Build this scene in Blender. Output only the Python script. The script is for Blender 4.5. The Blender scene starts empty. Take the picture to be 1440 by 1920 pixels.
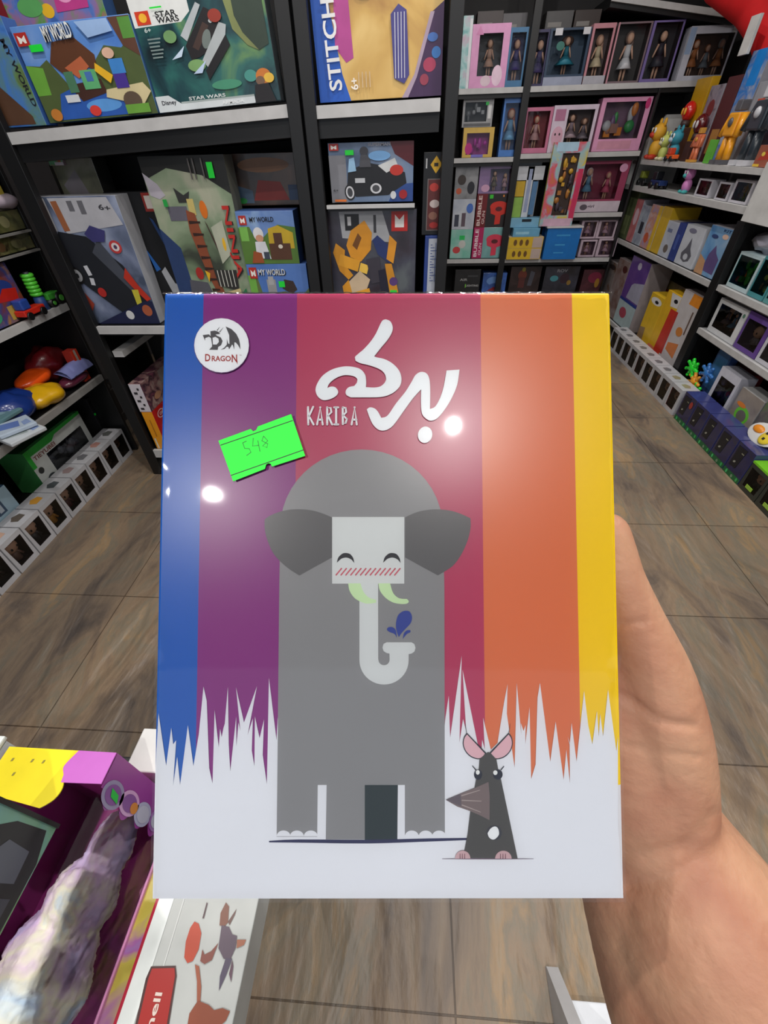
import bpy, math, random
from mathutils import Vector, Matrix, noise as mnoise

# ------------------------------------------------------------------ camera, world, exposure
S = bpy.context.scene
COL = S.collection
F = 779.0                                     # focal length in pixels of the 1440 x 1920 frame
def nrm(v): return Vector(v).normalized()
_Z = -nrm((25, -880, -779)); _Y = Vector((60, 690, -779)); _Y = nrm(_Y - _Y.dot(_Z) * _Z); _X = _Y.cross(_Z)
ROT = Matrix((_X, _Y, _Z))                    # world <- camera
CAM = Vector((0, 0, 1.5))
cam_d = bpy.data.cameras.new('camera'); cam = bpy.data.objects.new('camera', cam_d); COL.objects.link(cam)
cam.matrix_world = Matrix.Translation(CAM) @ ROT.to_4x4()
cam_d.sensor_fit = 'VERTICAL'; cam_d.sensor_height = 24.0; cam_d.lens = F / 1920 * 24.0
cam_d.clip_start = 0.01; cam_d.clip_end = 60
S.camera = cam
S.view_settings.view_transform = 'Standard'; S.view_settings.look = 'None'
S.view_settings.exposure = 0.0; S.view_settings.gamma = 1.0
try: S.view_settings.use_curve_mapping = False
except Exception: pass
W = bpy.data.worlds.new('world'); S.world = W; W.use_nodes = True
W.node_tree.nodes['Background'].inputs[0].default_value = (0.80, 0.88, 1.0, 1)
W.node_tree.nodes['Background'].inputs[1].default_value = 0.85
SPOTS = [(-.78, -1.21), (.39, -.76)] + [(-.9, .45), (.45, .70), (-.9, 1.45), (.35, 1.75), (1.45, .2), (1.45, 1.2), (1.3, 2.3),
         (.45, 3.0), (1.3, 3.6), (.6, 4.2)]
SPOT_W = 19.0
for k, (x, y) in enumerate(SPOTS):
    ld = bpy.data.lights.new('downlight_bulb', 'AREA'); ld.shape = 'DISK'; ld.size = .045
    ld.energy = SPOT_W * (.44 if y > 2.0 else (.66 if y > 1 else (.62 if y > 0 else .92))); ld.color = (1.0, .96, .92)
    lo = bpy.data.objects.new('downlight_bulb', ld); COL.objects.link(lo); lo.location = (x, y, 2.885)

def ray(px, py): return ROT @ Vector(((px - 720) / F, (960 - py) / F, -1.0))
def at(px, py, ax, val):
    r = ray(px, py); return CAM + r * ((val - CAM[ax]) / r[ax])
def camp(px, py, depth): return CAM + ray(px, py) * depth

# ------------------------------------------------------------------ materials
MC = {}
def lin(c):
    def f(u):
        u = max(0.0, min(255.0, u)) / 255.0
        return u / 12.92 if u <= .04045 else ((u + .055) / 1.055) ** 2.4
    return (f(c[0]), f(c[1]), f(c[2]), 1)
def newmat(name):
    m = bpy.data.materials.new(name); m.use_nodes = True
    return m, m.node_tree.nodes, m.node_tree.links, m.node_tree.nodes['Principled BSDF']
def mat(c, rough=.5, coat=0.0, metal=0.0, var=.20):
    key = ('m', tuple(c), rough, coat, metal)
    if key in MC: return MC[key]
    m, N, L, P = newmat('finish_%d_%d_%d' % tuple(int(v) for v in c[:3]))
    P.inputs['Roughness'].default_value = rough; P.inputs['Metallic'].default_value = metal
    P.inputs['Coat Weight'].default_value = coat; P.inputs['Coat Roughness'].default_value = .1
    tc = N.new('ShaderNodeTexCoord'); no = N.new('ShaderNodeTexNoise'); no.inputs['Scale'].default_value = 16; no.inputs['Detail'].default_value = 5
    mr = N.new('ShaderNodeMapRange'); mr.inputs[3].default_value = 1 - var; mr.inputs[4].default_value = 1 + var
    hv = N.new('ShaderNodeHueSaturation'); hv.inputs['Color'].default_value = lin(c)
    L.new(tc.outputs['Object'], no.inputs['Vector']); L.new(no.outputs['Fac'], mr.inputs[0]); L.new(mr.outputs[0], hv.inputs['Value'])
    L.new(hv.outputs[0], P.inputs['Base Color'])
    MC[key] = m; return m
def mottle(cols, scale=9, rough=.35, seed=0, coat=.3, sharp=False):
    key = ('p', tuple(cols), scale, rough, seed, coat, sharp)
    if key in MC: return MC[key]
    m, N, L, P = newmat('printed_card')
    P.inputs['Roughness'].default_value = rough; P.inputs['Coat Weight'].default_value = coat; P.inputs['Coat Roughness'].default_value = .12
    tc = N.new('ShaderNodeTexCoord'); mp = N.new('ShaderNodeMapping'); mp.inputs['Location'].default_value = (seed * 3.1, seed * 1.7, seed * .9)
    no = N.new('ShaderNodeTexNoise'); no.inputs['Scale'].default_value = scale; no.inputs['Detail'].default_value = 4; no.inputs['Distortion'].default_value = .6
    cr = N.new('ShaderNodeValToRGB'); cr.color_ramp.interpolation = 'CONSTANT' if sharp else 'LINEAR'
    el = cr.color_ramp.elements; n = len(cols)
    while len(el) < n: el.new(.5)
    for i, c in enumerate(cols):
        el[i].position = .5 if n == 1 else .32 + .36 * i / (n - 1 if not sharp else n); el[i].color = lin(c)
    L.new(tc.outputs['Object'], mp.inputs[0]); L.new(mp.outputs[0], no.inputs['Vector']); L.new(no.outputs['Fac'], cr.inputs[0])
    L.new(cr.outputs[0], P.inputs['Base Color'])
    MC[key] = m; return m
def film(name, tint=(1, 1, 1), bump=.15, scale=30, rough=.05, ior=1.45, mask=None):
    m = bpy.data.materials.new(name); m.use_nodes = True; N = m.node_tree.nodes; L = m.node_tree.links; N.clear()
    o = N.new('ShaderNodeOutputMaterial'); mx = N.new('ShaderNodeMixShader'); tr = N.new('ShaderNodeBsdfTransparent'); gl = N.new('ShaderNodeBsdfGlossy')
    fr = N.new('ShaderNodeFresnel'); fr.inputs[0].default_value = ior; tr.inputs[0].default_value = (*tint, 1); gl.inputs['Roughness'].default_value = rough
    tc = N.new('ShaderNodeTexCoord'); no = N.new('ShaderNodeTexNoise'); no.inputs['Scale'].default_value = scale; no.inputs['Detail'].default_value = 2
    bu = N.new('ShaderNodeBump'); bu.inputs['Strength'].default_value = bump; bu.inputs['Distance'].default_value = .01
    L.new(tc.outputs['Object'], no.inputs['Vector']); L.new(no.outputs['Fac'], bu.inputs['Height'])
    L.new(bu.outputs[0], gl.inputs['Normal']); L.new(bu.outputs[0], fr.inputs['Normal'])
    L.new(fr.outputs[0], mx.inputs[0]); L.new(tr.outputs[0], mx.inputs[1]); L.new(gl.outputs[0], mx.inputs[2]); L.new(mx.outputs[0], o.inputs[0])
    return m
CLEAR = film('clear_plastic_window', (.96, .97, .97), .12, 18, .06)
BLACK = mat((16, 16, 17), .45); WHITE = mat((206, 206, 204), .4); DKBACK = mat((22, 21, 22), .7)

# ------------------------------------------------------------------ mesh builder
class MB:
    def __init__(s): s.v = []; s.f = []; s.m = []; s.mats = []; s.sm = []
    def mi(s, m):
        if m not in s.mats: s.mats.append(m)
        return s.mats.index(m)
    def add(s, vs, fs, m, smooth=False):
        o = len(s.v); s.v += [tuple(v) for v in vs]; k = s.mi(m)
        for f in fs: s.f.append([i + o for i in f]); s.m.append(k); s.sm.append(smooth)
        return s
    def box(s, a, b, m, M=None):
        x0, y0, z0 = a; x1, y1, z1 = b
        vs = [Vector(p) for p in ((x0,y0,z0),(x1,y0,z0),(x1,y1,z0),(x0,y1,z0),(x0,y0,z1),(x1,y0,z1),(x1,y1,z1),(x0,y1,z1))]
        if M: vs = [M @ v for v in vs]
        return s.add(vs, [(0,3,2,1),(4,5,6,7),(0,1,5,4),(1,2,6,5),(2,3,7,6),(3,0,4,7)], m)
    def ell(s, c, r, m, seg=14, rings=8, M=None):
        vs = []; fs = []
        for i in range(rings + 1):
            t = math.pi * i / rings
            for j in range(seg):
                p = 2 * math.pi * j / seg
                v = Vector((r[0] * math.sin(t) * math.cos(p), r[1] * math.sin(t) * math.sin(p), r[2] * math.cos(t)))
                if M: v = M @ v
                vs.append(v + Vector(c))
        for i in range(rings):
            for j in range(seg):
                fs.append((i * seg + j, (i + 1) * seg + j, (i + 1) * seg + (j + 1) % seg, i * seg + (j + 1) % seg))
        return s.add(vs, fs, m, True)
    def cyl(s, p0, p1, r0, r1, m, seg=14, smooth=True):
        p0 = Vector(p0); p1 = Vector(p1); d = (p1 - p0).normalized(); a = d.orthogonal().normalized(); b = d.cross(a); vs = []
        for p, r in ((p0, r0), (p1, r1)):
            for j in range(seg):
                t = 2 * math.pi * j / seg; vs.append(p + (a * math.cos(t) + b * math.sin(t)) * r)
        fs = [(j, (j + 1) % seg, seg + (j + 1) % seg, seg + j) for j in range(seg)]
        s.add(vs, fs, m, smooth); o = len(s.v) - 2 * seg; k = s.mi(m)
        s.f.append([o + j for j in range(seg)][::-1]); s.m.append(k); s.sm.append(False)
        s.f.append([o + seg + j for j in range(seg)]); s.m.append(k); s.sm.append(False)
        return s
    def tube(s, pts, r, m, seg=8):
        for a, b in zip(pts[:-1], pts[1:]): s.cyl(a, b, r, r, m, seg)
        for p in pts: s.ell(p, (r, r, r), m, seg, 5)
        return s
    def torus(s, c, R, r, m, M=None, seg=22, ring=8):
        vs = []; fs = []
        for i in range(seg):
            t = 2 * math.pi * i / seg
            for j in range(ring):
                p = 2 * math.pi * j / ring
                v = Vector(((R + r * math.cos(p)) * math.cos(t), r * math.sin(p), (R + r * math.cos(p)) * math.sin(t)))
                if M: v = M @ v
                vs.append(v + Vector(c))
        for i in range(seg):
            for j in range(ring):
                fs.append((i * ring + j, ((i + 1) % seg) * ring + j, ((i + 1) % seg) * ring + (j + 1) % ring, i * ring + (j + 1) % ring))
        return s.add(vs, fs, m, True)
    def poly(s, pts, y, m):                       # flat outline facing -Y
        area = sum(a[0] * b[1] - b[0] * a[1] for a, b in zip(pts, pts[1:] + pts[:1]))
        if area < 0: pts = pts[::-1]
        return s.add([(p[0], y, p[1]) for p in pts], [list(range(len(pts)))], m)
    def build(s, name, parent=None, M=None, bevel=0, sub=0):
        me = bpy.data.meshes.new(name); me.from_pydata(s.v, [], s.f)
        for m in s.mats: me.materials.append(m)
        for p, k, q in zip(me.polygons, s.m, s.sm): p.material_index = k; p.use_smooth = q
        me.update(); o = bpy.data.objects.new(name, me); COL.objects.link(o)
        if parent: o.parent = parent
        if M is not None: o.matrix_local = M
        if bevel:
            b = o.modifiers.new('bevel', 'BEVEL'); b.width = bevel; b.segments = 2; b.limit_method = 'ANGLE'
        if sub:
            b = o.modifiers.new('sub', 'SUBSURF'); b.levels = sub; b.render_levels = sub
        return o
LABELS = {}
def tag(o, label, cat, group=None):
    o['label'] = label; o['category'] = cat
    if group: o['group'] = group
    return o
def thing(name, label, cat, M, group=None):
    o = bpy.data.objects.new(name, None); COL.objects.link(o); o.empty_display_size = .05; o.matrix_world = M
    return tag(o, label, cat, group)
def frame(origin, u, n):                          # x = along the front, -y = out of the front, z = up
    u = Vector(u).normalized(); n = Vector(n).normalized(); v = n.cross(u)
    M = Matrix((u, -n, v)).transposed().to_4x4(); M.translation = origin; return M

def catmull(pts, n=6, closed=False):
    P = [Vector(p) for p in pts]; out = []; N_ = len(P)
    rng = range(N_ if closed else N_ - 1)
    g = (lambda i: P[i % N_]) if closed else (lambda i: P[max(0, min(N_ - 1, i))])
    for i in rng:
        a, b, c, d = g(i - 1), g(i), g(i + 1), g(i + 2)
        for k in range(n):
            t = k / n
            out.append(.5 * ((2 * b) + (c - a) * t + (2 * a - 5 * b + 4 * c - d) * t * t + (3 * b - a - 3 * c + d) * t ** 3))
    if not closed: out.append(P[-1])
    return out
def stroke_outline(pts, ws, n=6):                 # polyline with a width at each point -> one outline with round ends
    P = catmull([(p[0], p[1], w) for p, w in zip(pts, ws)], n) if n > 1 else [Vector((p[0], p[1], w)) for p, w in zip(pts, ws)]
    L_ = []; R_ = []
    for i, p in enumerate(P):
        a = P[max(0, i - 1)]; b = P[min(len(P) - 1, i + 1)]; d = Vector((b[0] - a[0], b[1] - a[1])); d.normalize(); q = Vector((-d[1], d[0])) * p[2] / 2
        L_.append((p[0] + q[0], p[1] + q[1])); R_.append((p[0] - q[0], p[1] - q[1]))
    return P, L_, R_
def strokes(mb, pts, ws, y, m, conv=lambda p: p, n=6):
    P, L_, R_ = stroke_outline(pts, ws, n); o = []
    vs = []
    for l, r in zip(L_, R_):
        a = conv(l); b = conv(r); vs += [(a[0], y, a[1]), (b[0], y, b[1])]
    mb.add(vs, [(2*i, 2*i+2, 2*i+3, 2*i+1) for i in range(len(P) - 1)], m)
    for p in (P[0], P[-1]):
        mb.poly([conv((p[0] + p[2] / 2 * math.cos(t), p[1] + p[2] / 2 * math.sin(t))) for t in [k * math.pi / 8 for k in range(16)]], y, m)
    if n <= 1:
        for p in P[1:-1]:
            mb.poly([conv((p[0] + p[2] / 2 * math.cos(t), p[1] + p[2] / 2 * math.sin(t))) for t in [k * math.pi / 8 for k in range(16)]], y, m)

def text_geo(body, bold=.0):
    cu = bpy.data.curves.new('t', 'FONT'); cu.body = body; cu.size = 1; cu.offset = bold; cu.align_x = 'LEFT'; cu.resolution_u = 3
    ob = bpy.data.objects.new('t', cu); COL.objects.link(ob)
    dg = bpy.context.evaluated_depsgraph_get(); me = bpy.data.meshes.new_from_object(ob.evaluated_get(dg))
    vs = [(v.co.x, v.co.y) for v in me.vertices]; fs = [list(p.vertices) for p in me.polygons]
    bpy.data.objects.remove(ob); bpy.data.curves.remove(cu); bpy.data.meshes.remove(me)
    x0 = min(v[0] for v in vs); x1 = max(v[0] for v in vs); y0 = min(v[1] for v in vs); y1 = max(v[1] for v in vs)
    return [((v[0] - x0) / (x1 - x0) - .5, (v[1] - y0) / (y1 - y0) - .5) for v in vs], fs
def put_text(mb, body, cx, cz, w, h, rot, y, m, bold=.02):
    vs, fs = text_geo(body, bold); c = math.cos(math.radians(rot)); s_ = math.sin(math.radians(rot))
    mb.add([(cx + a * w * c - b * h * s_, y, cz + a * w * s_ + b * h * c) for a, b in vs], fs, m)

def paint(root, pic, w, h, y0=0.0):
    """pic: printed elements in 0..1 units of the front face"""
    art = MB(); let = MB(); stk = MB(); y = y0
    for e in pic:
        y -= .00028; k = e[0]
        if k == 't':
            _, body, cx, cz, tw, th, rot, c = e[:8]; put_text(let, body, cx * w, cz * h, tw * w if rot % 180 == 0 else tw * h, th * h if rot % 180 == 0 else th * w, rot, y, mat(c, .4))
            continue
        tgt = stk if k == 's' else art
        c = e[2] if k == 'p' else e[5]; m = c if not isinstance(c, tuple) else mat(c, .4)
        if k in 'rs':
            _, x0, z0, x1, z1 = e[:5]; a = math.radians(e[6]) if len(e) > 6 else 0
            cx, cz, hw, hh = (x0 + x1) / 2 * w, (z0 + z1) / 2 * h, abs(x1 - x0) / 2 * w, abs(z1 - z0) / 2 * h
            tgt.poly([(cx + dx * hw * math.cos(a) - dz * hh * math.sin(a), cz + dx * hw * math.sin(a) + dz * hh * math.cos(a)) for dx, dz in ((-1,-1),(1,-1),(1,1),(-1,1))], y, m)
        elif k == 'e':
            _, cx, cz, rx, rz = e[:5]; a = math.radians(e[6]) if len(e) > 6 else 0; pts = []
            for q in range(20):
                t = 2 * math.pi * q / 20; dx = rx * w * math.cos(t); dz = rz * h * math.sin(t)
                pts.append((cx * w + dx * math.cos(a) - dz * math.sin(a), cz * h + dx * math.sin(a) + dz * math.cos(a)))
            tgt.poly(pts, y, m)
        elif k == 'p':
            tgt.poly([(p[0] * w, p[1] * h) for p in e[1]], y, m)
    if art.f: art.build('printed_picture', root)
    if let.f: let.build('lettering', root)
    if stk.f: stk.build('price_sticker', root)['label'] = 'bright green price sticker'

def blotch(seed, cols, n=7, box=(.08, .08, .92, .85)):
    R = random.Random(seed); out = []
    for i in range(n):
        cx = R.uniform(box[0], box[2]); cz = R.uniform(box[1], box[3]); rx = min(R.uniform(.05, .2), cx - box[0] + .02, box[2] - cx + .02); rz = min(R.uniform(.05, .18), cz - box[1] + .02, box[3] - cz + .02)
        c = R.choice(cols)
        if R.random() < .5: out.append(('e', cx, cz, max(rx, .02), max(rz, .02), c))
        else: out.append(('p', [(cx - rx, cz - rz * .6), (cx, cz - rz), (cx + rx, cz - rz * .2), (cx + rx * .6, cz + rz), (cx - rx * .5, cz + rz * .8)], c))
    return out

# fillings that sit behind a clear window: (mb, width, depth, height)
SKIN = (214, 170, 145)
def doll(mb, cx, y, z0, h, hair, dress, legs=SKIN, wide=1.0):
    r = h * .095
    mb.ell((cx, y, z0 + h * .86), (r, r * .9, r * 1.15), mat(SKIN, .5), 10, 7)
    mb.ell((cx, y + r * .45, z0 + h * .87), (r * 1.35 * wide, r * .8, r * 1.45), mat(hair, .6), 10, 7)
    mb.ell((cx + r * .9, y + r * .4, z0 + h * .72), (r * .55, r * .4, r * 1.7), mat(hair, .6), 8, 6)
    mb.cyl((cx, y, z0 + h * .48), (cx, y, z0 + h * .73), r * 1.0, r * .8, mat(dress, .6), 10)
    mb.cyl((cx, y, z0 + h * .25), (cx, y, z0 + h * .50), r * 2.3 * wide, r * .8, mat(dress, .6), 12)
    for sx in (-1, 1):
        mb.cyl((cx + sx * r * .5, y, z0), (cx + sx * r * .5, y, z0 + h * .3), r * .3, r * .4, mat(legs, .5), 8)
        mb.cyl((cx + sx * r * 1.9, y - r * .2, z0 + h * .45), (cx + sx * r * .9, y, z0 + h * .71), r * .22, r * .3, mat(SKIN, .5), 8)
def chibi(mb, cx, y, z0, h, hair, body):
    r = h * .27
    mb.ell((cx, y, z0 + h * .68), (r, r * .85, r * .95), mat(SKIN, .4), 12, 8)
    mb.ell((cx, y + r * .35, z0 + h * .76), (r * 1.1, r * .8, r * .95), mat(hair, .5), 12, 8)
    for sx in (-1, 1): mb.ell((cx + sx * r * .42, y - r * .8, z0 + h * .66), (r * .13, r * .08, r * .17), BLACK, 8, 5)
    mb.cyl((cx, y, z0 + h * .16), (cx, y, z0 + h * .45), r * .6, r * .42, mat(body, .5), 10)
    for sx in (-1, 1):
        mb.cyl((cx + sx * r * .3, y, z0), (cx + sx * r * .3, y, z0 + h * .2), r * .26, r * .26, mat((40, 38, 42), .5), 8)
        mb.cyl((cx + sx * r * .85, y - r * .2, z0 + h * .2), (cx + sx * r * .45, y, z0 + h * .42), r * .16, r * .2, mat(body, .5), 8)

def settle(a, u, n, w, h, d, label):
    ua = 0 if abs(u.x) > .5 else 1; da = 1 - ua; us = 1 if u[ua] > 0 else -1; ds = -1 if n[da] > 0 else 1
    def boxof():
        p = a; q = a + u * w - n * d; return [min(p[0], q[0]), min(p[1], q[1]), a.z], [max(p[0], q[0]), max(p[1], q[1]), a.z + h]
    g = .0012
    for it_ in range(3):
        for lo, hi in OBST:
            L_, H_ = boxof(); ov = [min(H_[i], hi[i]) - max(L_[i], lo[i]) for i in range(3)]
            if min(ov) <= 0: continue
            fu = ov[ua] / w; fz = ov[2] / h; fd = ov[da] / d
            behind = (lo[da] - L_[da]) if ds > 0 else (H_[da] - hi[da])       # how far the new front stands before the old one
            if fu < .34 and fu <= fz:
                if (L_[ua] + H_[ua]) < (lo[ua] + hi[ua]):                      # obstacle on the high side
                    w -= ov[ua] + g
                    if us < 0: a = a + u * (ov[ua] + g)
                else:
                    w -= ov[ua] + g
                    if us > 0: a = a + u * (ov[ua] + g)
            elif fz < .3:
                if (L_[2] + H_[2]) < (lo[2] + hi[2]): h -= ov[2] + g
                else: a = a + Vector((0, 0, ov[2] + g)); h -= ov[2] + g
            elif behind > .012: d = behind - g
            else:
                step = (hi[da] - L_[da] + g) if ds > 0 else (H_[da] - lo[da] + g)
                if step < .16: a = a - n * step
                else: print('UNSETTLED', round(step, 3), label)
    OBST.append(tuple(map(tuple, boxof()))); return a, w, h, d
def item(pl, BL, BR, TL, d, name, label, cat, front, side=None, pic=(), win=None, z=None, group=None, tilt=False, fill=None, back=(60, 55, 60), bev=.0015, clear=True, hgt=None, ends=None):
    ax, val, u0, n = pl
    if ends: a, b = ends; t = a + Vector((0, 0, hgt))
    else: a = at(*BL, ax, val); b = at(*BR, ax, val); t = at(*TL, ax, val)
    u = (b - a)
    if not tilt: u.z = 0; zz = z if z is not None else min(a.z, b.z); a.z = zz
    w = u.length; u.normalize(); n = Vector(n); v = n.cross(u); h = hgt or max(.02, (t - a).dot(v))
    if tilt: a = a + v * .0015
    else:
        a.z += .0015; h -= .001
        a, w, h, d = settle(a, u, n, w, h, d, label)
    M = frame(a, u, n); root = thing(name, label, cat, M, group)
    fm = front if not isinstance(front, tuple) else mat(front, .4)
    sm_ = side if (side is not None and not isinstance(side, tuple)) else mat(side or (150, 150, 155), .45)
    c = MB()
    if win is None:
        vs = [(0,0,0),(w,0,0),(w,d,0),(0,d,0),(0,0,h),(w,0,h),(w,d,h),(0,d,h)]
        c.add(vs, [(0,1,5,4)], fm); c.add(vs, [(0,3,2,1),(4,5,6,7),(1,2,6,5),(2,3,7,6),(3,0,4,7)], sm_)
        # shared corners so that the bevel works
        c2 = MB(); c2.v = vs; c2.mats = [fm, sm_]; c2.f = [[0,1,5,4],[0,3,2,1],[4,5,6,7],[1,2,6,5],[2,3,7,6],[3,0,4,7]]; c2.m = [0,1,1,1,1,1]; c2.sm = [False]*6
        c2.build('carton', root, bevel=bev)
    else:
        x0, z0, x1, z1 = win[0] * w, win[1] * h, win[2] * w, win[3] * h; dd = d * .85
        V = [(0,0,0),(w,0,0),(w,0,h),(0,0,h),(x0,0,z0),(x1,0,z0),(x1,0,z1),(x0,0,z1),(0,d,0),(w,d,0),(w,d,h),(0,d,h),(x0,dd,z0),(x1,dd,z0),(x1,dd,z1),(x0,dd,z1)]
        bm_ = back if not isinstance(back, tuple) else mat(back, .55)
        c.v = V; c.mats = [fm, sm_, bm_]
        c.f = [[0,1,5,4],[1,2,6,5],[2,3,7,6],[3,0,4,7],[0,8,9,1],[1,9,10,2],[2,10,11,3],[3,11,8,0],[8,11,10,9],[4,5,13,12],[5,6,14,13],[6,7,15,14],[7,4,12,15],[12,13,14,15]]
        c.m = [0]*4 + [1]*5 + [2]*5; c.sm = [False]*14
        c.build('carton', root)
        if fill:
            f = MB(); fill(f, w, dd, h, x0, x1, z0, z1); f.build(fill.__name__ if fill.__name__ != '<lambda>' else 'toy', root)
        if clear:
            g = MB(); g.add([(x0,.002,z0),(x1,.002,z0),(x1,.002,z1),(x0,.002,z1)], [(0,1,2,3)], CLEAR); g.build('clear_window', root)
    if pic: paint(root, list(pic), w, h)
    return root, w, h
def f_doll(hair, dress, n=1, legs=SKIN, wide=1.0, hf=.9):
    def doll_figure(mb, w, d, h, x0, x1, z0, z1):
        for k in range(n):
            cx = x0 + (x1 - x0) * (k + .5) / n; hh = (z1 - z0) * (hf - .12 * (k % 2))
            hr = hair[k % len(hair)] if isinstance(hair[0], tuple) else hair; dr = dress[k % len(dress)] if isinstance(dress[0], tuple) else dress
            doll(mb, cx, d * .5, z0, hh, hr, dr, legs, wide)
    return doll_figure
def f_chibi(hair, body):
    def toy_figure(mb, w, d, h, x0, x1, z0, z1): chibi(mb, (x0 + x1) / 2, d * .35, z0, (z1 - z0) * .92, hair, body)
    return toy_figure
def f_balls(cols, n=9, seed=1):
    def small_toys(mb, w, d, h, x0, x1, z0, z1):
        R = random.Random(seed); s = min(x1 - x0, z1 - z0)
        for k in range(n):
            r = s * R.uniform(.11, .19); c = mat(R.choice(cols), .35)
            p = (R.uniform(x0 + r, x1 - r), d * R.uniform(.22, .45), R.uniform(z0 + r, z1 - r))
            if k % 3 == 0: mb.ell(p, (r * .7, r * .5, min(r * 1.5, z1 - p[2], p[2] - z0)), c, 10, 7)
            elif k % 3 == 1: mb.ell(p, (r, r * .6, r), c, 10, 7)
            else: mb.box((p[0] - r * .7, p[1] - r * .4, p[2] - r * .7), (p[0] + r * .7, p[1] + r * .4, p[2] + r * .7), c)
    return small_toys

# ------------------------------------------------------------------ room shell
def struct(o): o['kind'] = 'structure'; return o
def floor_mat():
    m, N, L, P = newmat('slate_look_tiles'); P.inputs['Roughness'].default_value = .42
    tc = N.new('ShaderNodeTexCoord')
    br = N.new('ShaderNodeTexBrick'); br.offset = 0.0; br.squash = 1.0
    mp = N.new('ShaderNodeMapping'); mp.inputs['Location'].default_value = (1.265 + .7 * 4, .045 + .562 * 4, 0)
    L.new(tc.outputs['Object'], mp.inputs[0]); L.new(mp.outputs[0], br.inputs['Vector'])
    for k, v in (('Scale', 1.0), ('Mortar Size', .0022), ('Brick Width', .70), ('Row Height', .562), ('Mortar Smooth', .2), ('Bias', 0)): br.inputs[k].default_value = v
    br.inputs['Color1'].default_value = (.9, .9, .9, 1); br.inputs['Color2'].default_value = (1.08, 1.05, 1.0, 1); br.inputs['Mortar'].default_value = (.42, .38, .34, 1)
    ms = N.new('ShaderNodeMapping'); ms.inputs['Scale'].default_value = (2.6, .9, 1); ms.inputs['Rotation'].default_value = (0, 0, -.18)
    L.new(tc.outputs['Object'], ms.inputs[0])
    n1 = N.new('ShaderNodeTexNoise'); n1.inputs['Scale'].default_value = 2.3; n1.inputs['Detail'].default_value = 7; n1.inputs['Roughness'].default_value = .62; n1.inputs['Distortion'].default_value = .9
    L.new(ms.outputs[0], n1.inputs['Vector'])
    cr = N.new('ShaderNodeValToRGB'); e = cr.color_ramp.elements
    cols = [(.30, (88, 80, 76)), (.42, (118, 104, 92)), (.50, (134, 117, 100)), (.58, (122, 114, 102)), (.66, (146, 124, 98)), (.76, (140, 130, 116))]
    while len(e) < len(cols): e.new(.5)
    for i, (p, c) in enumerate(cols): e[i].position = p; e[i].color = lin(c)
    L.new(n1.outputs['Fac'], cr.inputs[0])
    n3 = N.new('ShaderNodeTexNoise'); n3.inputs['Scale'].default_value = 1.1; n3.inputs['Detail'].default_value = 3; L.new(ms.outputs[0], n3.inputs['Vector'])
    cr3 = N.new('ShaderNodeValToRGB'); cr3.color_ramp.elements[0].position = .38; cr3.color_ramp.elements[1].position = .62
    cr3.color_ramp.elements[0].color = (.74, .76, .78, 1); cr3.color_ramp.elements[1].color = (1.12, 1.08, 1.0, 1); L.new(n3.outputs['Fac'], cr3.inputs[0])
    mu = N.new('ShaderNodeMix'); mu.data_type = 'RGBA'; mu.blend_type = 'MULTIPLY'; mu.inputs[0].default_value = 1; L.new(cr.outputs[0], mu.inputs[6]); L.new(cr3.outputs[0], mu.inputs[7])
    mu2 = N.new('ShaderNodeMix'); mu2.data_type = 'RGBA'; mu2.blend_type = 'MULTIPLY'; mu2.inputs[0].default_value = 1; L.new(mu.outputs[2], mu2.inputs[6]); L.new(br.outputs['Color'], mu2.inputs[7])
    L.new(mu2.outputs[2], P.inputs['Base Color'])
    # cleft ridges of the slate relief
    vo = N.new('ShaderNodeTexNoise'); vo.inputs['Scale'].default_value = 1.5; vo.inputs['Detail'].default_value = 2.5; vo.inputs['Distortion'].default_value = 1.6; L.new(ms.outputs[0], vo.inputs['Vector'])
    st = N.new('ShaderNodeMath'); st.operation = 'MULTIPLY'; st.inputs[1].default_value = 9; fl = N.new('ShaderNodeMath'); fl.operation = 'FRACT'
    L.new(vo.outputs['Fac'], st.inputs[0]); L.new(st.outputs[0], fl.inputs[0])
    pr = N.new('ShaderNodeMapRange'); pr.inputs[1].default_value = 0; pr.inputs[2].default_value = .05; L.new(fl.outputs[0], pr.inputs[0])
    n2 = N.new('ShaderNodeTexNoise'); n2.inputs['Scale'].default_value = 22; n2.inputs['Detail'].default_value = 5; L.new(ms.outputs[0], n2.inputs['Vector'])
    ad = N.new('ShaderNodeMath'); ad.operation = 'MULTIPLY_ADD'; ad.inputs[1].default_value = .7; L.new(n2.outputs['Fac'], ad.inputs[0]); L.new(fl.outputs[0], ad.inputs[2])
    ad2 = N.new('ShaderNodeMath'); ad2.operation = 'MULTIPLY_ADD'; ad2.inputs[1].default_value = -1.0; L.new(br.outputs['Fac'], ad2.inputs[0]); L.new(ad.outputs[0], ad2.inputs[2])
    bu = N.new('ShaderNodeBump'); bu.inputs['Strength'].default_value = .7; bu.inputs['Distance'].default_value = .005; L.new(ad2.outputs[0], bu.inputs['Height']); L.new(bu.outputs[0], P.inputs['Normal'])
    return m
FL = floor_mat()
X0, X1, Y0, Y1, CEIL = -2.55, 2.62, -3.2, 5.5, 2.9
def slab(name, a, b, m): o = MB().box(a, b, m).build(name); return struct(o)
slab('floor', (X0 - .1, Y0, -.1), (X1 + .1, Y1 + .1, 0), FL)
slab('ceiling', (X0 - .1, Y0, CEIL), (X1 + .1, Y1 + .1, CEIL + .1), mat((222, 222, 220), .8))
slab('wall_back', (X0 - .1, Y1, 0), (X1 + .1, Y1 + .1, CEIL), mat((70, 68, 70), .8))
slab('wall_left', (X0 - .1, Y0, 0), (X0, Y1, CEIL), mat((60, 58, 60), .8))
slab('wall_right', (X1, Y0, 0), (X1 + .1, Y1, CEIL), mat((60, 58, 60), .8))
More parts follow.
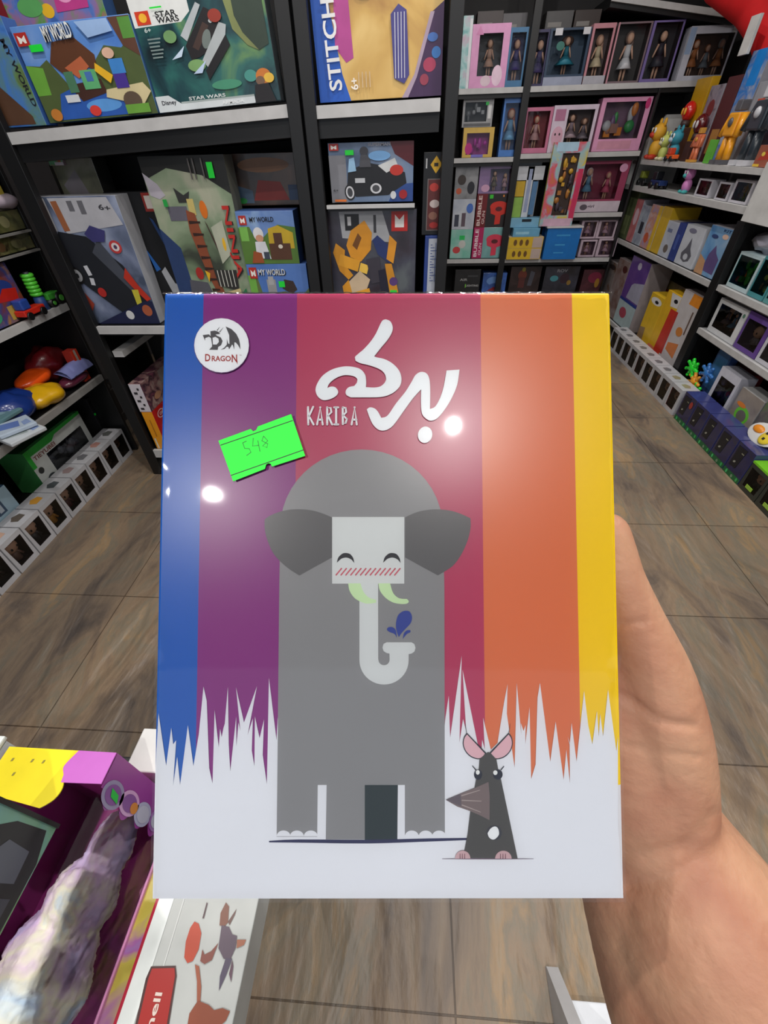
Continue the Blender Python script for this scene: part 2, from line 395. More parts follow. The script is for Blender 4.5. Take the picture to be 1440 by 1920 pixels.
lamp_e = bpy.data.materials.new('lamp_glow'); lamp_e.use_nodes = True
lamp_e.node_tree.nodes['Principled BSDF'].inputs['Emission Color'].default_value = (1, .98, .95, 1); lamp_e.node_tree.nodes['Principled BSDF'].inputs['Emission Strength'].default_value = 14
dl0 = None
for k, (x, y) in enumerate(SPOTS):
    r = thing('ceiling_downlight', 'round white recessed ceiling downlight above the shop floor', 'ceiling light', Matrix.Translation((x, y, CEIL)), 'recessed ceiling downlights')
    if dl0 is None:
        t_ = MB(); t_.torus((0, 0, -.004), .044, .009, WHITE, Matrix.Rotation(math.pi / 2, 4, 'X')); dl0 = t_.build('trim_ring', r)
        l_ = MB(); l_.cyl((0, 0, -.004), (0, 0, -.0), .030, .030, lamp_e, 24); dl1 = l_.build('lens', r)
    else:
        for q in (dl0, dl1):
            c = q.copy(); COL.objects.link(c); c.parent = r

# ------------------------------------------------------------------ the shelving
LIP = mat((188, 187, 186), .4)
OBST = []                                      # world boxes already filled, so nothing is set into anything else
def rack(name, label): return thing(name, label, 'shelving', Matrix.Identity(4))
def bar(parent, name, a, b, m, bev=.002):
    OBST.append((a, b)); return MB().box(a, b, m).build(name, parent, bevel=bev)
def lip_between(parent, p, q, th, depthv, m=LIP, board=BLACK, bt=.045):
    """shelf board whose white front edge runs from p to q (top edge), body going back along depthv"""
    p = Vector(p); q = Vector(q); dv = Vector(depthv); f = dv.normalized() * .018; up = Vector((0, 0, th))
    if True: OBST.append(((min(p.x, q.x + dv.x, q.x, p.x + dv.x), min(p.y, q.y, p.y + dv.y), (p.z + q.z) / 2 - max(th, bt) - (.016 if abs(p.z - q.z) > .004 else 0)), (max(p.x, q.x + dv.x, p.x + dv.x, q.x), max(p.y, q.y, p.y + dv.y, q.y + dv.y), (p.z + q.z) / 2)))
    vs = [p, q, q + f, p + f, p - up, q - up, q + f - up, p + f - up]; F6 = [(0,1,2,3),(4,7,6,5),(0,4,5,1),(1,5,6,2),(2,6,7,3),(3,7,4,0)]
    MB().add(vs, F6, m).build('shelf_edge', parent)
    g = dv.normalized() * .0185; e = Vector((0, 0, bt)); o = Vector((0, 0, .001))
    a, b = p + g - o, q + g - o; vs = [a, b, q + dv - o, p + dv - o, a - e, b - e, q + dv - e, p + dv - e]
    MB().add(vs, F6, board).build('shelf_board', parent)
WB = mat((150, 150, 152), .5)
# back-left unit, two bays wide (left bay and narrow middle bay)
RA = rack('shelving_unit', 'tall black shelving unit with white shelf edges, nearest behind the held box')
YA = 2.0; DA = .45
for x0, x1 in ((-1.575, -1.515), (-.452, -.405), (-.395, -.350), (.095, .14)):
    bar(RA, 'upright_post', (x0, YA - .005, 0), (x1, YA + .028, 2.45), BLACK)
bar(RA, 'back_panel', (-1.575, YA + DA, 0), (.14, YA + DA + .01, 2.45), DKBACK)
for x in (-.402, .125): bar(RA, 'side_panel', (x - .006, YA + .04, 0), (x + .006, YA + DA, 2.45), BLACK)
for k, (px, py, qx, qy) in enumerate([(0, 249, 540, 195), (592, 198, 826, 183)]):
    p = at(px, py, 1, YA); q = at(qx, qy, 1, YA)
    if k == 0: p = p + (p - q).normalized() * .01; p.x = -1.52
    lip_between(RA, p, q, .034, (0, DA, 0), bt=.085)
zS2 = .872
lip_between(RA, (-1.515, YA, zS2), (-.455, YA, zS2), .034, (0, DA, 0)); lip_between(RA, (-.348, YA, zS2), (.093, YA, zS2), .034, (0, DA, 0))
lip_between(RA, (-1.515, YA, .172), (-.455, YA, .172), .05, (0, DA, 0)); lip_between(RA, (-.348, YA, .172), (.093, YA, .172), .05, (0, DA, 0))
zB2 = 1.325
lip_between(RA, (-.345, YA, zB2), (.0, YA, zB2), .012, (0, DA, 0), bt=.02)
bar(RA, 'side_panel', (-1.596, YA + .04, 0), (-1.586, YA + DA, .85), BLACK)
MB().box((-1.512, YA + .03, .715), (-1.46, YA + DA - .02, .745), LIP).build('shelf_edge', RA)
# far back unit
RC = rack('shelving_unit', 'far black shelving unit full of dolls along the back wall')
YC = 4.9; DC = .42
for x0, x1, zh in ((.255, .325, 2.6), (.865, .925, 2.6), (1.952, 1.970, 1.79)): bar(RC, 'upright_post', (x0, YC - .005, 0), (x1, YC + .035, zh), BLACK)
bar(RC, 'back_panel', (.255, YC + DC, 0), (1.970, YC + DC + .01, 2.6), DKBACK); bar(RC, 'back_panel', (1.971, YC + DC, 1.7), (2.36, YC + DC + .01, 2.6), DKBACK)
zC = dict(top=2.24, a=1.828, b1=1.392, b2=1.41, c=.975, d=.606, e=.12)
WT = .034
for z_, xa, xb in ((zC['a'], .325, .865), (zC['b1'], .325, .865), (zC['d'], .325, 1.95), (zC['a'], .925, 2.3), (zC['b2'], .925, 1.95), (zC['c'], 1.35, 1.95), (zC['e'], .325, 1.95)):
    lip_between(RC, (xa, YC, z_), (xb, YC, z_), WT, (0, DC, 0), bt=.06)
lip_between(RC, at(1150, -12, 1, YC), at(1385, 22, 1, YC), .034, (0, DC, 0), bt=.06)
# right rack, two bays
RR = rack('shelving_unit', 'black shelving unit along the right side of the aisle with long white shelves')
XR = 2.0; DR = .42
for y0, y1, h in ((5.13, 5.18, 1.13), (3.16, 3.235, 1.10), (1.35, 1.40, 1.1)): bar(RR, 'upright_post', (XR - .005, y0, 0), (XR + .04, y1, h), BLACK)
bar(RR, 'back_panel', (XR + DR, 1.35, 0), (XR + DR + .01, 5.18, 1.13), DKBACK)
bar(RR, 'side_panel', (XR + .04, 3.19, 0), (XR + DR, 3.205, 1.10), BLACK)
zR = dict(c=.76, r2a=.765, r2b=.495, base=.12)
lip_between(RR, (XR, 5.13, zR['c']), (XR, 3.22, zR['c']), .034, (DR, 0, 0)); lip_between(RR, (XR, 3.15, zR['r2a']), (XR, 1.38, zR['r2a']), .034, (DR, 0, 0), board=WB)
lip_between(RR, (XR, 3.15, zR['r2b']), (XR, 1.38, zR['r2b']), .034, (DR, 0, 0), board=WB); lip_between(RR, (XR, 5.13, zR['base']), (XR, 1.38, zR['base']), .034, (DR, 0, 0))
RW = rack('display_shelf', 'low white open display shelf standing on the right rack, holding loose toys')
zW1, zW2 = 1.35, 1.172
lip_between(RW, (XR - .02, 5.08, zW1), (XR - .02, 3.0, zW1), .03, (DR, 0, 0), board=WHITE, bt=.03)
lip_between(RW, (XR - .02, 5.1, zW2), (XR - .02, 3.0, zW2), .035, (DR, 0, 0), board=WHITE, bt=.035)
MB().add([(XR-.02,5.10,zW2-.035),(XR+DR-.02,5.10,zW2-.035),(XR+DR-.02,5.10,zW1+.29),(XR+.16,5.10,zW1+.29),(XR-.02,5.10,zW1+.02),
          (XR-.02,5.12,zW2-.035),(XR+DR-.02,5.12,zW2-.035),(XR+DR-.02,5.12,zW1+.29),(XR+.16,5.12,zW1+.29),(XR-.02,5.12,zW1+.02)],
         [(0,1,2,3,4),(9,8,7,6,5),(0,5,6,1),(1,6,7,2),(2,7,8,3),(3,8,9,4),(4,9,5,0)], WHITE).build('side_panel', RW)
bar(RW, 'side_panel', (XR - .03, 2.9, zW2 - .065), (XR + DR - .02, 3.17, zW1 + .03), WHITE)
# left rack
RL = rack('shelving_unit', 'black shelving unit along the left side with grey-edged shelves of toys')
XL = -1.8; DL = .42
bar(RL, 'back_panel', (XL - DL - .01, .3, 0), (XL - DL, 2.32, 1.9), DKBACK)
bar(RL, 'side_panel', (XL - DL, 2.26, 0), (XL - .02, 2.28, 1.9), BLACK)
for z_ in (.917, .530, 1.236, 1.160):
    lip_between(RL, (XL, .35, z_), (XL, 2.245, z_), .034 if z_ < 1 else .008, (-DL, 0, 0), m=LIP if z_ > .6 and z_ < 1 else mat((140, 138, 135), .5), bt=.03 if z_ < 1 else .01)
lip_between(RL, (XL - .17, .35, .10), (XL - .17, 2.245, .10), .03, (-DL + .17, 0, 0), bt=.03)

# ------------------------------------------------------------------ the held game box
BX = .19; BH = .24957; BD = .046
P_tl = CAM + ROT @ Vector((-.0945, .0934, -.177)); P_tr = CAM + ROT @ Vector((.0955, .0936, -.177)); P_bl = CAM + ROT @ Vector((-.0934, -.1559, -.1669))
ub = (P_tr - P_tl).normalized(); vb = (P_tl - P_bl); vb = (vb - ub * vb.dot(ub)).normalized(); nb = ub.cross(vb)
MBOX = frame(P_bl, ub, nb); MBI = MBOX.inverted()
def onb(px, py):                                   # where a printed mark sits on the lid, in lid coordinates
    r = MBI.to_3x3() @ ray(px, py); o = MBI @ CAM; t = -o.y / r.y; p = o + r * t; return (p.x, p.z)
HB = thing('board_game_box', 'large board game box with rainbow stripes and grey cartoon elephant, held in the hand', 'board game', MBOX)
def prn(c, rough=.33): return mat(c, rough, 0, 0, .035)
B = MB()
ux = [0, .0885 * BX, .298 * BX, .709 * BX, .914 * BX, BX]
stripe = [(14, 84, 172), (124, 34, 118), (168, 50, 88), (204, 108, 66), (228, 192, 0)]
sm_ = [prn(c) for c in stripe]; B.mats = list(sm_) + [prn((205, 206, 212))]
zr = [0, .18 * BH, .34 * BH, BH]
for x in ux:
    for z in zr: B.v += [(x, 0, z), (x, BD, z)]
vi = lambda i, j, k: i * 8 + j * 2 + k
for i in range(5):
    for j in range(3):
        B.f += [[vi(i, j, 0), vi(i + 1, j, 0), vi(i + 1, j + 1, 0), vi(i, j + 1, 0)], [vi(i, j, 1), vi(i, j + 1, 1), vi(i + 1, j + 1, 1), vi(i + 1, j, 1)]]; B.m += [5 if j == 0 else i, 5 if j == 0 else i]
    B.f += [[vi(i, 3, 0), vi(i + 1, 3, 0), vi(i + 1, 3, 1), vi(i, 3, 1)], [vi(i, 0, 0), vi(i, 0, 1), vi(i + 1, 0, 1), vi(i + 1, 0, 0)]]; B.m += [i, 5]
for j in range(3):
    B.f += [[vi(0, j, 0), vi(0, j + 1, 0), vi(0, j + 1, 1), vi(0, j, 1)], [vi(5, j, 0), vi(5, j, 1), vi(5, j + 1, 1), vi(5, j + 1, 0)]]; B.m += [5 if j < 2 else 0, 5 if j < 2 else 4]
B.sm = [False] * len(B.f)
B.build('lid', HB, bevel=.0011)
def crop(ox, oy, s): return lambda p: onb(ox + p[0] / s, oy + p[1] / s)
pxc = lambda p: onb(p[0], p[1])
YL = [0.0]
def nl(): YL[0] -= .000008; return YL[0]
def P_(mb, pts, conv, c, y=None): mb.poly([conv(p) for p in pts], nl() if y is None else y, prn(c))
def E_(mb, cx, cy, rx, ry, conv, c, a=0, half=None):
    pts = []
    for k in range(28):
        t = 2 * math.pi * k / 28
        if half == 'top' and math.sin(t) > 0.01: continue
        dx = rx * math.cos(t); dy = ry * math.sin(t); pts.append((cx + dx * math.cos(a) - dy * math.sin(a), cy + dx * math.sin(a) + dy * math.cos(a)))
    P_(mb, pts, conv, c)
YL[0] = -.00025
GW = (214, 218, 226)
g1 = crop(280, 1220, 5.143); g2 = crop(820, 1220, 4.0)
G = [(10,2400),(10,1050),(30,1050),(70,870),(60,1170),(92,600),(165,1105),(215,740),(233,900),(262,860),(232,1300),(272,1020),(300,1290),(375,715),(428,1110),(480,800),(525,345),(556,480),(580,1130),(612,1275),(632,570),(672,930),(685,750),(700,830),(718,740),(730,700),(760,345),(768,900),(783,1160),(840,630),(842,920),(862,690),(880,770),(838,350),(915,690),(1040,340),(950,810),(1000,650),(990,960),(1015,1110),(1020,630),(1065,840),(1108,660),(1095,1000),(1135,1285),(1155,260),(1228,860),(1240,640),(1300,1440)]
G2 = [(-40,900),(50,600),(60,500),(85,335),(95,650),(182,35),(165,685),(192,510),(215,600),(188,140),(300,690),(330,760),(335,665),(355,740),(342,500),(400,740),(450,690),(500,380),(525,250),(520,470),(578,875),(594,240),(628,630),(625,540),(645,600),(660,555),(658,700),(690,420),(702,960),(735,850),(750,350),(768,240),(845,830),(885,530),(945,965),(965,740),(992,990),(990,700),(975,640),(992,690),(1005,540),(1042,830),(1098,300),(1130,560),(1160,700),(1195,450),(1208,640),(1220,470),(1240,640),(1278,290),(1340,750),(1352,640),(1352,1300)]
def clampb(p): return (max(.0006, min(BX - .0006, p[0])), max(.0008, min(BH - .0008, p[1])))
outl = [clampb(g1(p)) for p in G[1:]] + [clampb(g2(p)) for p in G2]
outl = [(.0006, .0008)] + outl + [(BX - .0006, .0008)]
gr = MB(); gr.poly(outl, nl(), prn(GW)); gr.build('printed_grass', HB)['label'] = 'white printed spiky grass'
for x in ((1215, 880, 745), ): pass
EL = MB(); e5 = crop(480, 820, 3.4286); GY = (128, 129, 132)
dome = [(678 + 152 * math.cos(t) , 990 - 147 * math.sin(t)) for t in [math.pi * k / 24 for k in range(25)]]
P_(EL, [(833, 1100)] + dome + [(524, 1100), (519, 1568), (596, 1568), (598, 1471), (684, 1471), (745, 1471), (759, 1471), (759, 1565), (834, 1563)], pxc, GY)
P_(EL, [(612, 1471), (685, 1471), (684, 1573), (611, 1573)], pxc, GY); P_(EL, [(684, 1471), (746, 1471), (745, 1576), (684, 1576)], pxc, (26, 40, 42)); P_(EL, [(596, 1471), (612.5, 1471), (611, 1571), (595, 1571)], pxc, GW); P_(EL, [(746, 1471), (759, 1471), (759, 1571), (745, 1571)], pxc, GW)
strokes(EL, [(506, 1577), (560, 1576), (690, 1577), (800, 1574), (880, 1572)], [3, 6, 7, 6, 4], nl(), prn((24, 24, 70)), pxc, 3)
for cx in (532, 557, 583, 772, 798, 823): E_(EL, cx, 1567, 13, 11, pxc, GW, half='top')
def wob(pts, n=5): return [(p[0], p[1]) for p in catmull([(a, b, 0) for a, b in pts], n)]
EAR = (84, 84, 87)
P_(EL, [(490, 515)] + wob([(490,515),(430,490),(370,472),(300,463),(220,465),(150,480),(90,505),(57,528)]) + wob([(57,528),(58,590),(75,660),(110,740),(160,800),(220,850),(280,888)]) + [(380, 832), (490, 772)], e5, EAR)
P_(EL, [(958, 515)] + wob([(958,515),(1010,490),(1070,472),(1150,463),(1240,470),(1310,490),(1377,520)]) + wob([(1377,520),(1378,580),(1360,660),(1320,750),(1270,820),(1215,860),(1168,887)]) + [(1060, 828), (958, 772)], e5, EAR)
FC = (197, 202, 203)
P_(EL, [(490, 512), (953, 512), (953, 940), (490, 940)], e5, FC)
tr = [(665, 940), (665, 1430)] + [(823 - 158 * math.cos(t), 1430 + 157 * math.sin(t)) for t in [math.pi * k / 20 for k in range(21)]] + [(981, 1392), (1000, 1388), (1018, 1375), (1025, 1352), (1018, 1328), (1000, 1316), (840, 1316), (820, 1326), (813, 1350), (820, 1372), (840, 1385), (858, 1388), (859, 1425)] + [(823 + 36 * math.cos(t), 1427 + 36 * math.sin(t)) for t in [math.pi * k / 12 for k in range(13)]] + [(786, 1430), (785, 940)]
P_(EL, tr, e5, (196, 201, 203))
GT = (186, 214, 168)
P_(EL, wob([(593,938),(602,985),(632,1030),(672,1055),(715,1068),(772,1062)]) + wob([(772,1044),(725,1028),(690,990),(672,938)]), e5, GT)
P_(EL, wob([(787,938),(797,985),(832,1030),(880,1060),(930,1070),(968,1068),(982,1054),(970,1038)]) + wob([(970,1038),(920,1033),(882,1000),(862,938)]), e5, GT)
for dx in (0, 297):
    P_(EL, [(a + dx, b) for a, b in wob([(520,806),(530,772),(555,748),(578,743),(605,750),(625,775),(633,808)]) + wob([(615,786),(595,776),(575,773),(550,780),(535,792),(520,806)])], e5, (22, 24, 34))
for k in range(13):
    x = 516 + 31.3 * k; strokes(EL, [(x, 884), (x + 34, 843)], [9, 9], nl(), prn((186, 84, 100)), e5, 1)
BLU = (44, 62, 140)
P_(EL, wob([(918,1282),(903,1240),(900,1190),(915,1140),(950,1115),(985,1118),(1002,1150),(995,1190),(965,1225),(937,1255),(918,1282)]), e5, BLU)
P_(EL, wob([(905,1288),(890,1262),(860,1250),(842,1235),(850,1220),(875,1218),(898,1238),(905,1288)]), e5, BLU)
P_(EL, wob([(943,1294),(950,1260),(968,1240),(990,1238),(990,1252),(970,1262),(943,1294)]), e5, BLU)
EL.build('printed_elephant', HB)['label'] = 'grey smiling cartoon elephant print'
RT = MB(); c3 = crop(820, 1360, 6.857); DK = (68, 66, 64); LNE = (34, 36, 46)
strokes(RT, [(60, 1703), (400, 1703), (800, 1704), (1230, 1703)], [4, 12, 12, 4], nl(), prn((90, 62, 84)), c3, 1)
for s_ in (0, 1):
    fl_ = (lambda p: p) if s_ == 0 else (lambda p: (1288 - p[0], p[1]))
    ear = [fl_(p) for p in wob([(375,85),(335,150),(325,240),(358,330),(430,400),(530,428),(600,392),(625,345)])]
    P_(RT, ear, c3, LNE)
    pin = [fl_(p) for p in wob([(378,108),(345,160),(337,240),(370,325),(438,388),(530,414),(585,382),(606,352)])]
    P_(RT, pin, c3, (208, 168, 178))
    strokes(RT, [fl_((372, 85)), fl_((356, -30))], [7, 3], nl(), prn(LNE), c3, 1)
P_(RT, [(538,430),(620,350),(650,333),(685,350),(755,425),(775,540),(815,690),(1027,1700),(345,1690),(345,1590),(385,1380),(420,1090),(490,700),(530,540)], c3, DK)
strokes(RT, [(448, 512), (490, 560)], [10, 14], nl(), prn(LNE), c3, 1); strokes(RT, [(850, 517), (815, 560)], [10, 14], nl(), prn(LNE), c3, 1)
E_(RT, 520, 622, 52, 66, c3, (26, 28, 44)); E_(RT, 772, 620, 62, 66, c3, (26, 28, 44)); E_(RT, 515, 592, 25, 30, c3, (226, 230, 230)); E_(RT, 740, 596, 27, 30, c3, (226, 230, 230))
P_(RT, [(105,945),(300,862),(480,790),(652,715),(668,900),(665,1205),(560,1150),(420,1090),(250,1030)], c3, (112, 98, 98)); P_(RT, [(105,945),(295,866),(305,1030)], c3, (92, 82, 90))
for a, b in (((310, 890), (540, 820)), ((315, 950), (560, 960)), ((315, 1010), (550, 1100))): strokes(RT, [a, b], [16, 9], nl(), prn((158, 146, 144)), c3, 1)
E_(RT, 725, 1365, 98, 96, c3, (48, 48, 56)); P_(RT, wob([(640,1372),(680,1310),(735,1284),(775,1312),(786,1385),(745,1438),(705,1452),(660,1425),(640,1372)]), c3, (224, 228, 232))
for cx, rx in ((322, 98), (842, 106)):
    E_(RT, cx, 1695, rx, 102, c3, (190, 158, 164), half='top')
    for q in (-.35, -.05, .25): strokes(RT, [(cx + q * rx, 1635), (cx + q * rx, 1690)], [9, 12], nl(), prn((110, 70, 80)), c3, 1)
RT.build('printed_rat', HB)['label'] = 'dark cartoon rat print with pink ears'
LG = MB(); c4 = crop(560, 580, 4.5); WLT = (220, 226, 230); yl = nl(); wm = prn(WLT)
P_(LG, wob([(735,92),(772,108),(792,150),(788,198),(755,258),(700,325),(640,400)]) + [(600,445),(500,430)] + wob([(478,405),(540,352),(600,288),(650,215),(690,130),(710,100),(735,92)]), c4, WLT)
P_(LG, wob([(475,410),(500,385),(560,350),(640,405),(720,425),(790,462),(845,520),(866,585),(855,650),(810,700),(750,732),(680,746),(560,748),(440,748)]) + wob([(440,748),(402,725),(400,690),(425,662),(470,652)]) + wob([(492,625),(495,595),(470,572),(420,562),(370,565),(310,590),(262,630),(243,670)]) + wob([(243,670),(270,658),(305,660),(330,685),(333,715),(305,745),(250,768),(200,768),(160,735),(145,685),(160,630),(205,565),(280,515),(370,490),(450,490),(520,510),(560,555),(570,610),(568,662)]) + wob([(568,662),(640,665),(690,655),(725,625),(737,590),(722,545),(680,510),(600,480),(520,460),(480,440)]), c4, WLT)
P_(LG, [(1245,522),(1354,514)] + wob([(1354,514),(1335,640),(1290,750),(1230,850),(1165,925),(1110,944),(1065,920),(1038,880),(1030,790),(1032,680)]) + wob([(1032,680),(960,760),(880,870),(800,980),(740,1022),(680,1022),(630,980),(600,920),(575,850)]) + wob([(575,850),(600,832),(640,840),(670,870),(697,920)]) + wob([(697,920),(750,900),(820,800),(900,700),(950,620),(985,560),(1030,534),(1075,545),(1100,590),(1108,680),(1106,845)]) + wob([(1106,845),(1150,825),(1190,755),(1220,660),(1245,522)]), c4, WLT)
E_(LG, 1065, 1062, 60, 70, c4, WLT, .25)
yl = nl()
for st in ([(82,830),(84,975)],[(125,828),(90,905),(128,975)],[(158,975),(185,832),(205,975)],[(168,935),(200,935)],[(243,975),(243,832),(272,838),(278,872),(250,902),(284,975)],[(318,832),(318,975)],[(303,832),(335,832)],[(303,975),(335,975)],[(373,832),(374,972),(398,962),(408,930),(378,900),(402,872),(398,838),(373,832)],[(448,975),(473,832),(491,975)],[(456,935),(488,935)]):
    strokes(LG, st, [17] * len(st), yl, wm, c4, 1)
LG.build('game_title', HB)['label'] = 'white title lettering KARIBA with a white script logo'
DB = MB(); c8 = crop(360, 580, 9.0)
E_(DB, 512, 628, 466, 462, c8, (96, 60, 110)); E_(DB, 512, 622, 460, 456, c8, (222, 226, 230)); CH = (72, 72, 76)
P_(DB, [(580,305),(680,350),(760,430),(805,520),(822,600),(830,695),(790,620),(750,575),(728,572),(725,695),(700,620),(688,610),(665,650),(640,690),(625,650),(600,645),(560,685),(495,697),(555,662),(600,610),(603,510),(622,590),(645,600),(640,450)], c8, CH)
P_(DB, [(195,450),(300,438),(328,468),(325,385),(400,375),(460,395),(490,432),(410,440),(440,465),(500,490),(530,550),(505,620),(455,650),(448,700),(303,697),(350,645),(352,610),(335,500),(300,478),(238,500),(235,545)], c8, CH)
P_(DB, [(362,495),(410,480),(460,510),(468,565),(430,610),(368,608)], c8, (222, 226, 230))
for a, b in (((440, 370), (480, 315)), ((480, 400), (540, 325))): strokes(DB, [a, b], [16, 4], nl(), prn(CH), c8, 1)
yl = nl(); RD = prn((150, 34, 34))
L0 = lambda t, cx, cy, w, h: None
def word(mb, t, cx, cy, w, h, conv, m, y):
    vs, fs = text_geo(t, .02); mb.add([(lambda q: (q[0], y, q[1]))(conv((cx + a * w, cy - b * h))) for a, b in vs], fs, m)
word(DB, 'D', 280, 830, 88, 122, c8, RD, yl); word(DB, 'RAGO', 508, 845, 320, 92, c8, RD, yl); word(DB, 'N', 728, 842, 92, 130, c8, RD, yl)
P_(DB, [(755, 880), (780, 880), (780, 945)], c8, (150, 34, 34)); word(DB, 'TM', 828, 788, 36, 16, c8, prn((150, 120, 130)), yl)
DB.build('publisher_badge', HB)['label'] = 'round white badge with a dark dragon and red lettering DRAGON'
# shrink film, price sticker on top of it
FM = film('shrink_film', (1, 1, 1), .012, 25, .04, 1.42)
def wrinkle_film():
    nx, nz = 90, 120; vs = []; fs = []
    R = random.Random(4)
    folds = []                                       # small raised creases (centre u, centre v, length, angle, width, height)
    for k in range(9): folds.append((R.uniform(.92, .985), R.uniform(.93, .985), R.uniform(.01, .03), 1.0 + R.uniform(-.2, .2), .0009, .00045))
    for k in range(16): folds.append((R.uniform(.1, .95), R.uniform(.975, .997), R.uniform(.004, .010), 1.6 + R.uniform(-.4, .4), .0008, .0004))
    for fu, fv in ((.868, .523), (.862, .508), (.888, .508), (.872, .496), (.905, .489), (.955, .50), (.93, .53)): folds.append((fu, fv, .0012, .4, .0006, .0003))
    folds.append((.375, .662, .026, .0, .0007, .0005)); folds.append((.46, .6605, .02, .02, .0006, .0004))
    for k in range(14): folds.append((.995, R.uniform(.3, .72), R.uniform(.004, .012), 1.55, .0012, .0005))
    for k in range(10): folds.append((.006, R.uniform(.3, .75), R.uniform(.004, .010), 1.55, .001, .0005))
    us = [i / nx for i in range(nx + 1)]; vz = [j / nz for j in range(nz + 1)]
    for j in vz:
        for i in us:
            x, z = i * BX, j * BH; hgt = .0004 + 0.000006 * mnoise.noise(Vector((x * 26, z * 26, 0)))
            for fu, fv, fl2, fa, fw, fh in folds:
                dx = x - fu * BX; dz = z - fv * BH
                if abs(dx) > .04 or abs(dz) > .04: continue
                al = dx * math.cos(fa) + dz * math.sin(fa); ac = -dx * math.sin(fa) + dz * math.cos(fa)
                hgt += fh * math.exp(-(ac / fw) ** 2) * math.exp(-(al / (fl2 * .6)) ** 4)
            vs.append((x, -.0008 - hgt, z))
    for j in range(nz):
        for i in range(nx):
            a = j * (nx + 1) + i; fs.append((a, a + 1, a + nx + 2, a + nx + 1))
    mb = MB().add(vs, fs, FM, True); R2 = random.Random(9)
    def roll(fn, n):                                  # film turned over an edge of the lid, a little crumpled
        vv = []; ff = []; K = 6
        for i in range(n + 1):
            t = i / n; jit = .00035 * mnoise.noise(Vector((t * 60, 3, 1))) + R2.uniform(-.00006, .00006)
            for k in range(K + 1):
                a = math.pi / 2 * k / K; vv.append(fn(t, a, .0011 + jit * (1 if 0 < k < K else .2)))
        for i in range(n):
            for k in range(K): b = i * (K + 1) + k; ff.append((b, b + 1, b + K + 2, b + K + 1))
        mb.add(vv, ff, FM, True)
    roll(lambda t, a, r: (t * BX, -r * math.cos(a) - .0002, BH - .0013 + r * math.sin(a)), 220)
    return mb
wrinkle_film().build('shrink_film', HB)
ST = MB(); s4 = crop(360, 560, 2.5714); GRN = mat((20, 232, 50), .5, 0, 0, .02)
sp = [(137,690),(290,634),(302,645),(316,640),(325,622),(483,563),(550,762),(392,813),(386,800),(374,797),(364,803),(358,824),(207,883)]
o = [s4(p) for p in sp]; area = sum(a[0] * b[1] - b[0] * a[1] for a, b in zip(o, o[1:] + o[:1])); o = o if area > 0 else o[::-1]
vs = [(p[0], -.0021, p[1]) for p in o] + [(p[0], -.0016, p[1]) for p in o]; n_ = len(o)
ST.add(vs, [list(range(n_))] + [(i, i + n_, (i + 1) % n_ + n_, (i + 1) % n_) for i in range(n_)], GRN)
yl = -.00214; bk = mat((18, 30, 20), .5); pn = mat((14, 120, 36), .5)
strokes(ST, [(148, 711), (490, 594)], [4, 4], yl, bk, s4, 1); strokes(ST, [(198, 855), (541, 734)], [4, 4], yl, bk, s4, 1)
for st in ([(253,700),(262,726),(284,728),(292,745),(272,760)],[(303,678),(300,715),(328,712)],[(325,690),(335,740)],[(352,668),(344,690),(372,705),(368,722),(348,715),(372,690),(352,668)],[(253,700),(270,692)]):
    strokes(ST, st, [3.6] * len(st), yl, pn, s4, 1)
ST.build('price_sticker', HB)['label'] = 'fluorescent green price sticker with handwritten 548'

HAND = dict(
 arm=[(1228,1530,.225,.029),(1266,1625,.222,.038),(1312,1742,.215,.048),(1385,1900,.205,.051),(1460,2080,.195,.054),(1570,2320,.185,.056)],
 arm2=[(1190,1560,.230,.028),(1208,1650,.228,.034),(1262,1790,.220,.040),(1330,1940,.210,.046),(1420,2120,.198,.050)],
 thumb=[(1137,1002,.200,.0108),(1147,1042,.200,.0114),(1157,1085,.200,.0122),(1184,1160,.201,.0142),(1222,1258,.203,.0172),(1238,1340,.206,.0200),(1249,1420,.210,.0212),(1250,1500,.215,.0225)],
 thenar=[(1160,1240,.212,.0150),(1170,1350,.216,.0215),(1184,1450,.219,.0250),(1200,1540,.224,.0275)],
 palm1=[(1195,1540,.238,.022),(1110,1330,.2405,.0185),(1065,1160,.2385,.0140)],
 palm2=[(1180,1560,.240,.022),(1040,1350,.2410,.0190),(985,1180,.2390,.0140)],
 palm3=[(1160,1580,.241,.022),(970,1400,.2410,.0185),(895,1260,.2380,.0140)],
 f1=[(1065,1160,.2385,.0110),(1052,1030,.2355,.0098),(1035,930,.2350,.0090),(1020,860,.2345,.0082)],
 f2=[(990,1170,.2390,.0112),(965,1020,.2355,.0100),(945,905,.2350,.0092),(928,830,.2345,.0084)],
 f3=[(930,1210,.2385,.0108),(898,1070,.2352,.0096),(872,960,.2347,.0088),(855,890,.2342,.0080)],
 f4=[(880,1270,.2375,.0098),(840,1150,.2342,.0086),(815,1070,.2338,.0078),(800,1015,.2335,.0070)],
 nail=(1171,1006,.1975))

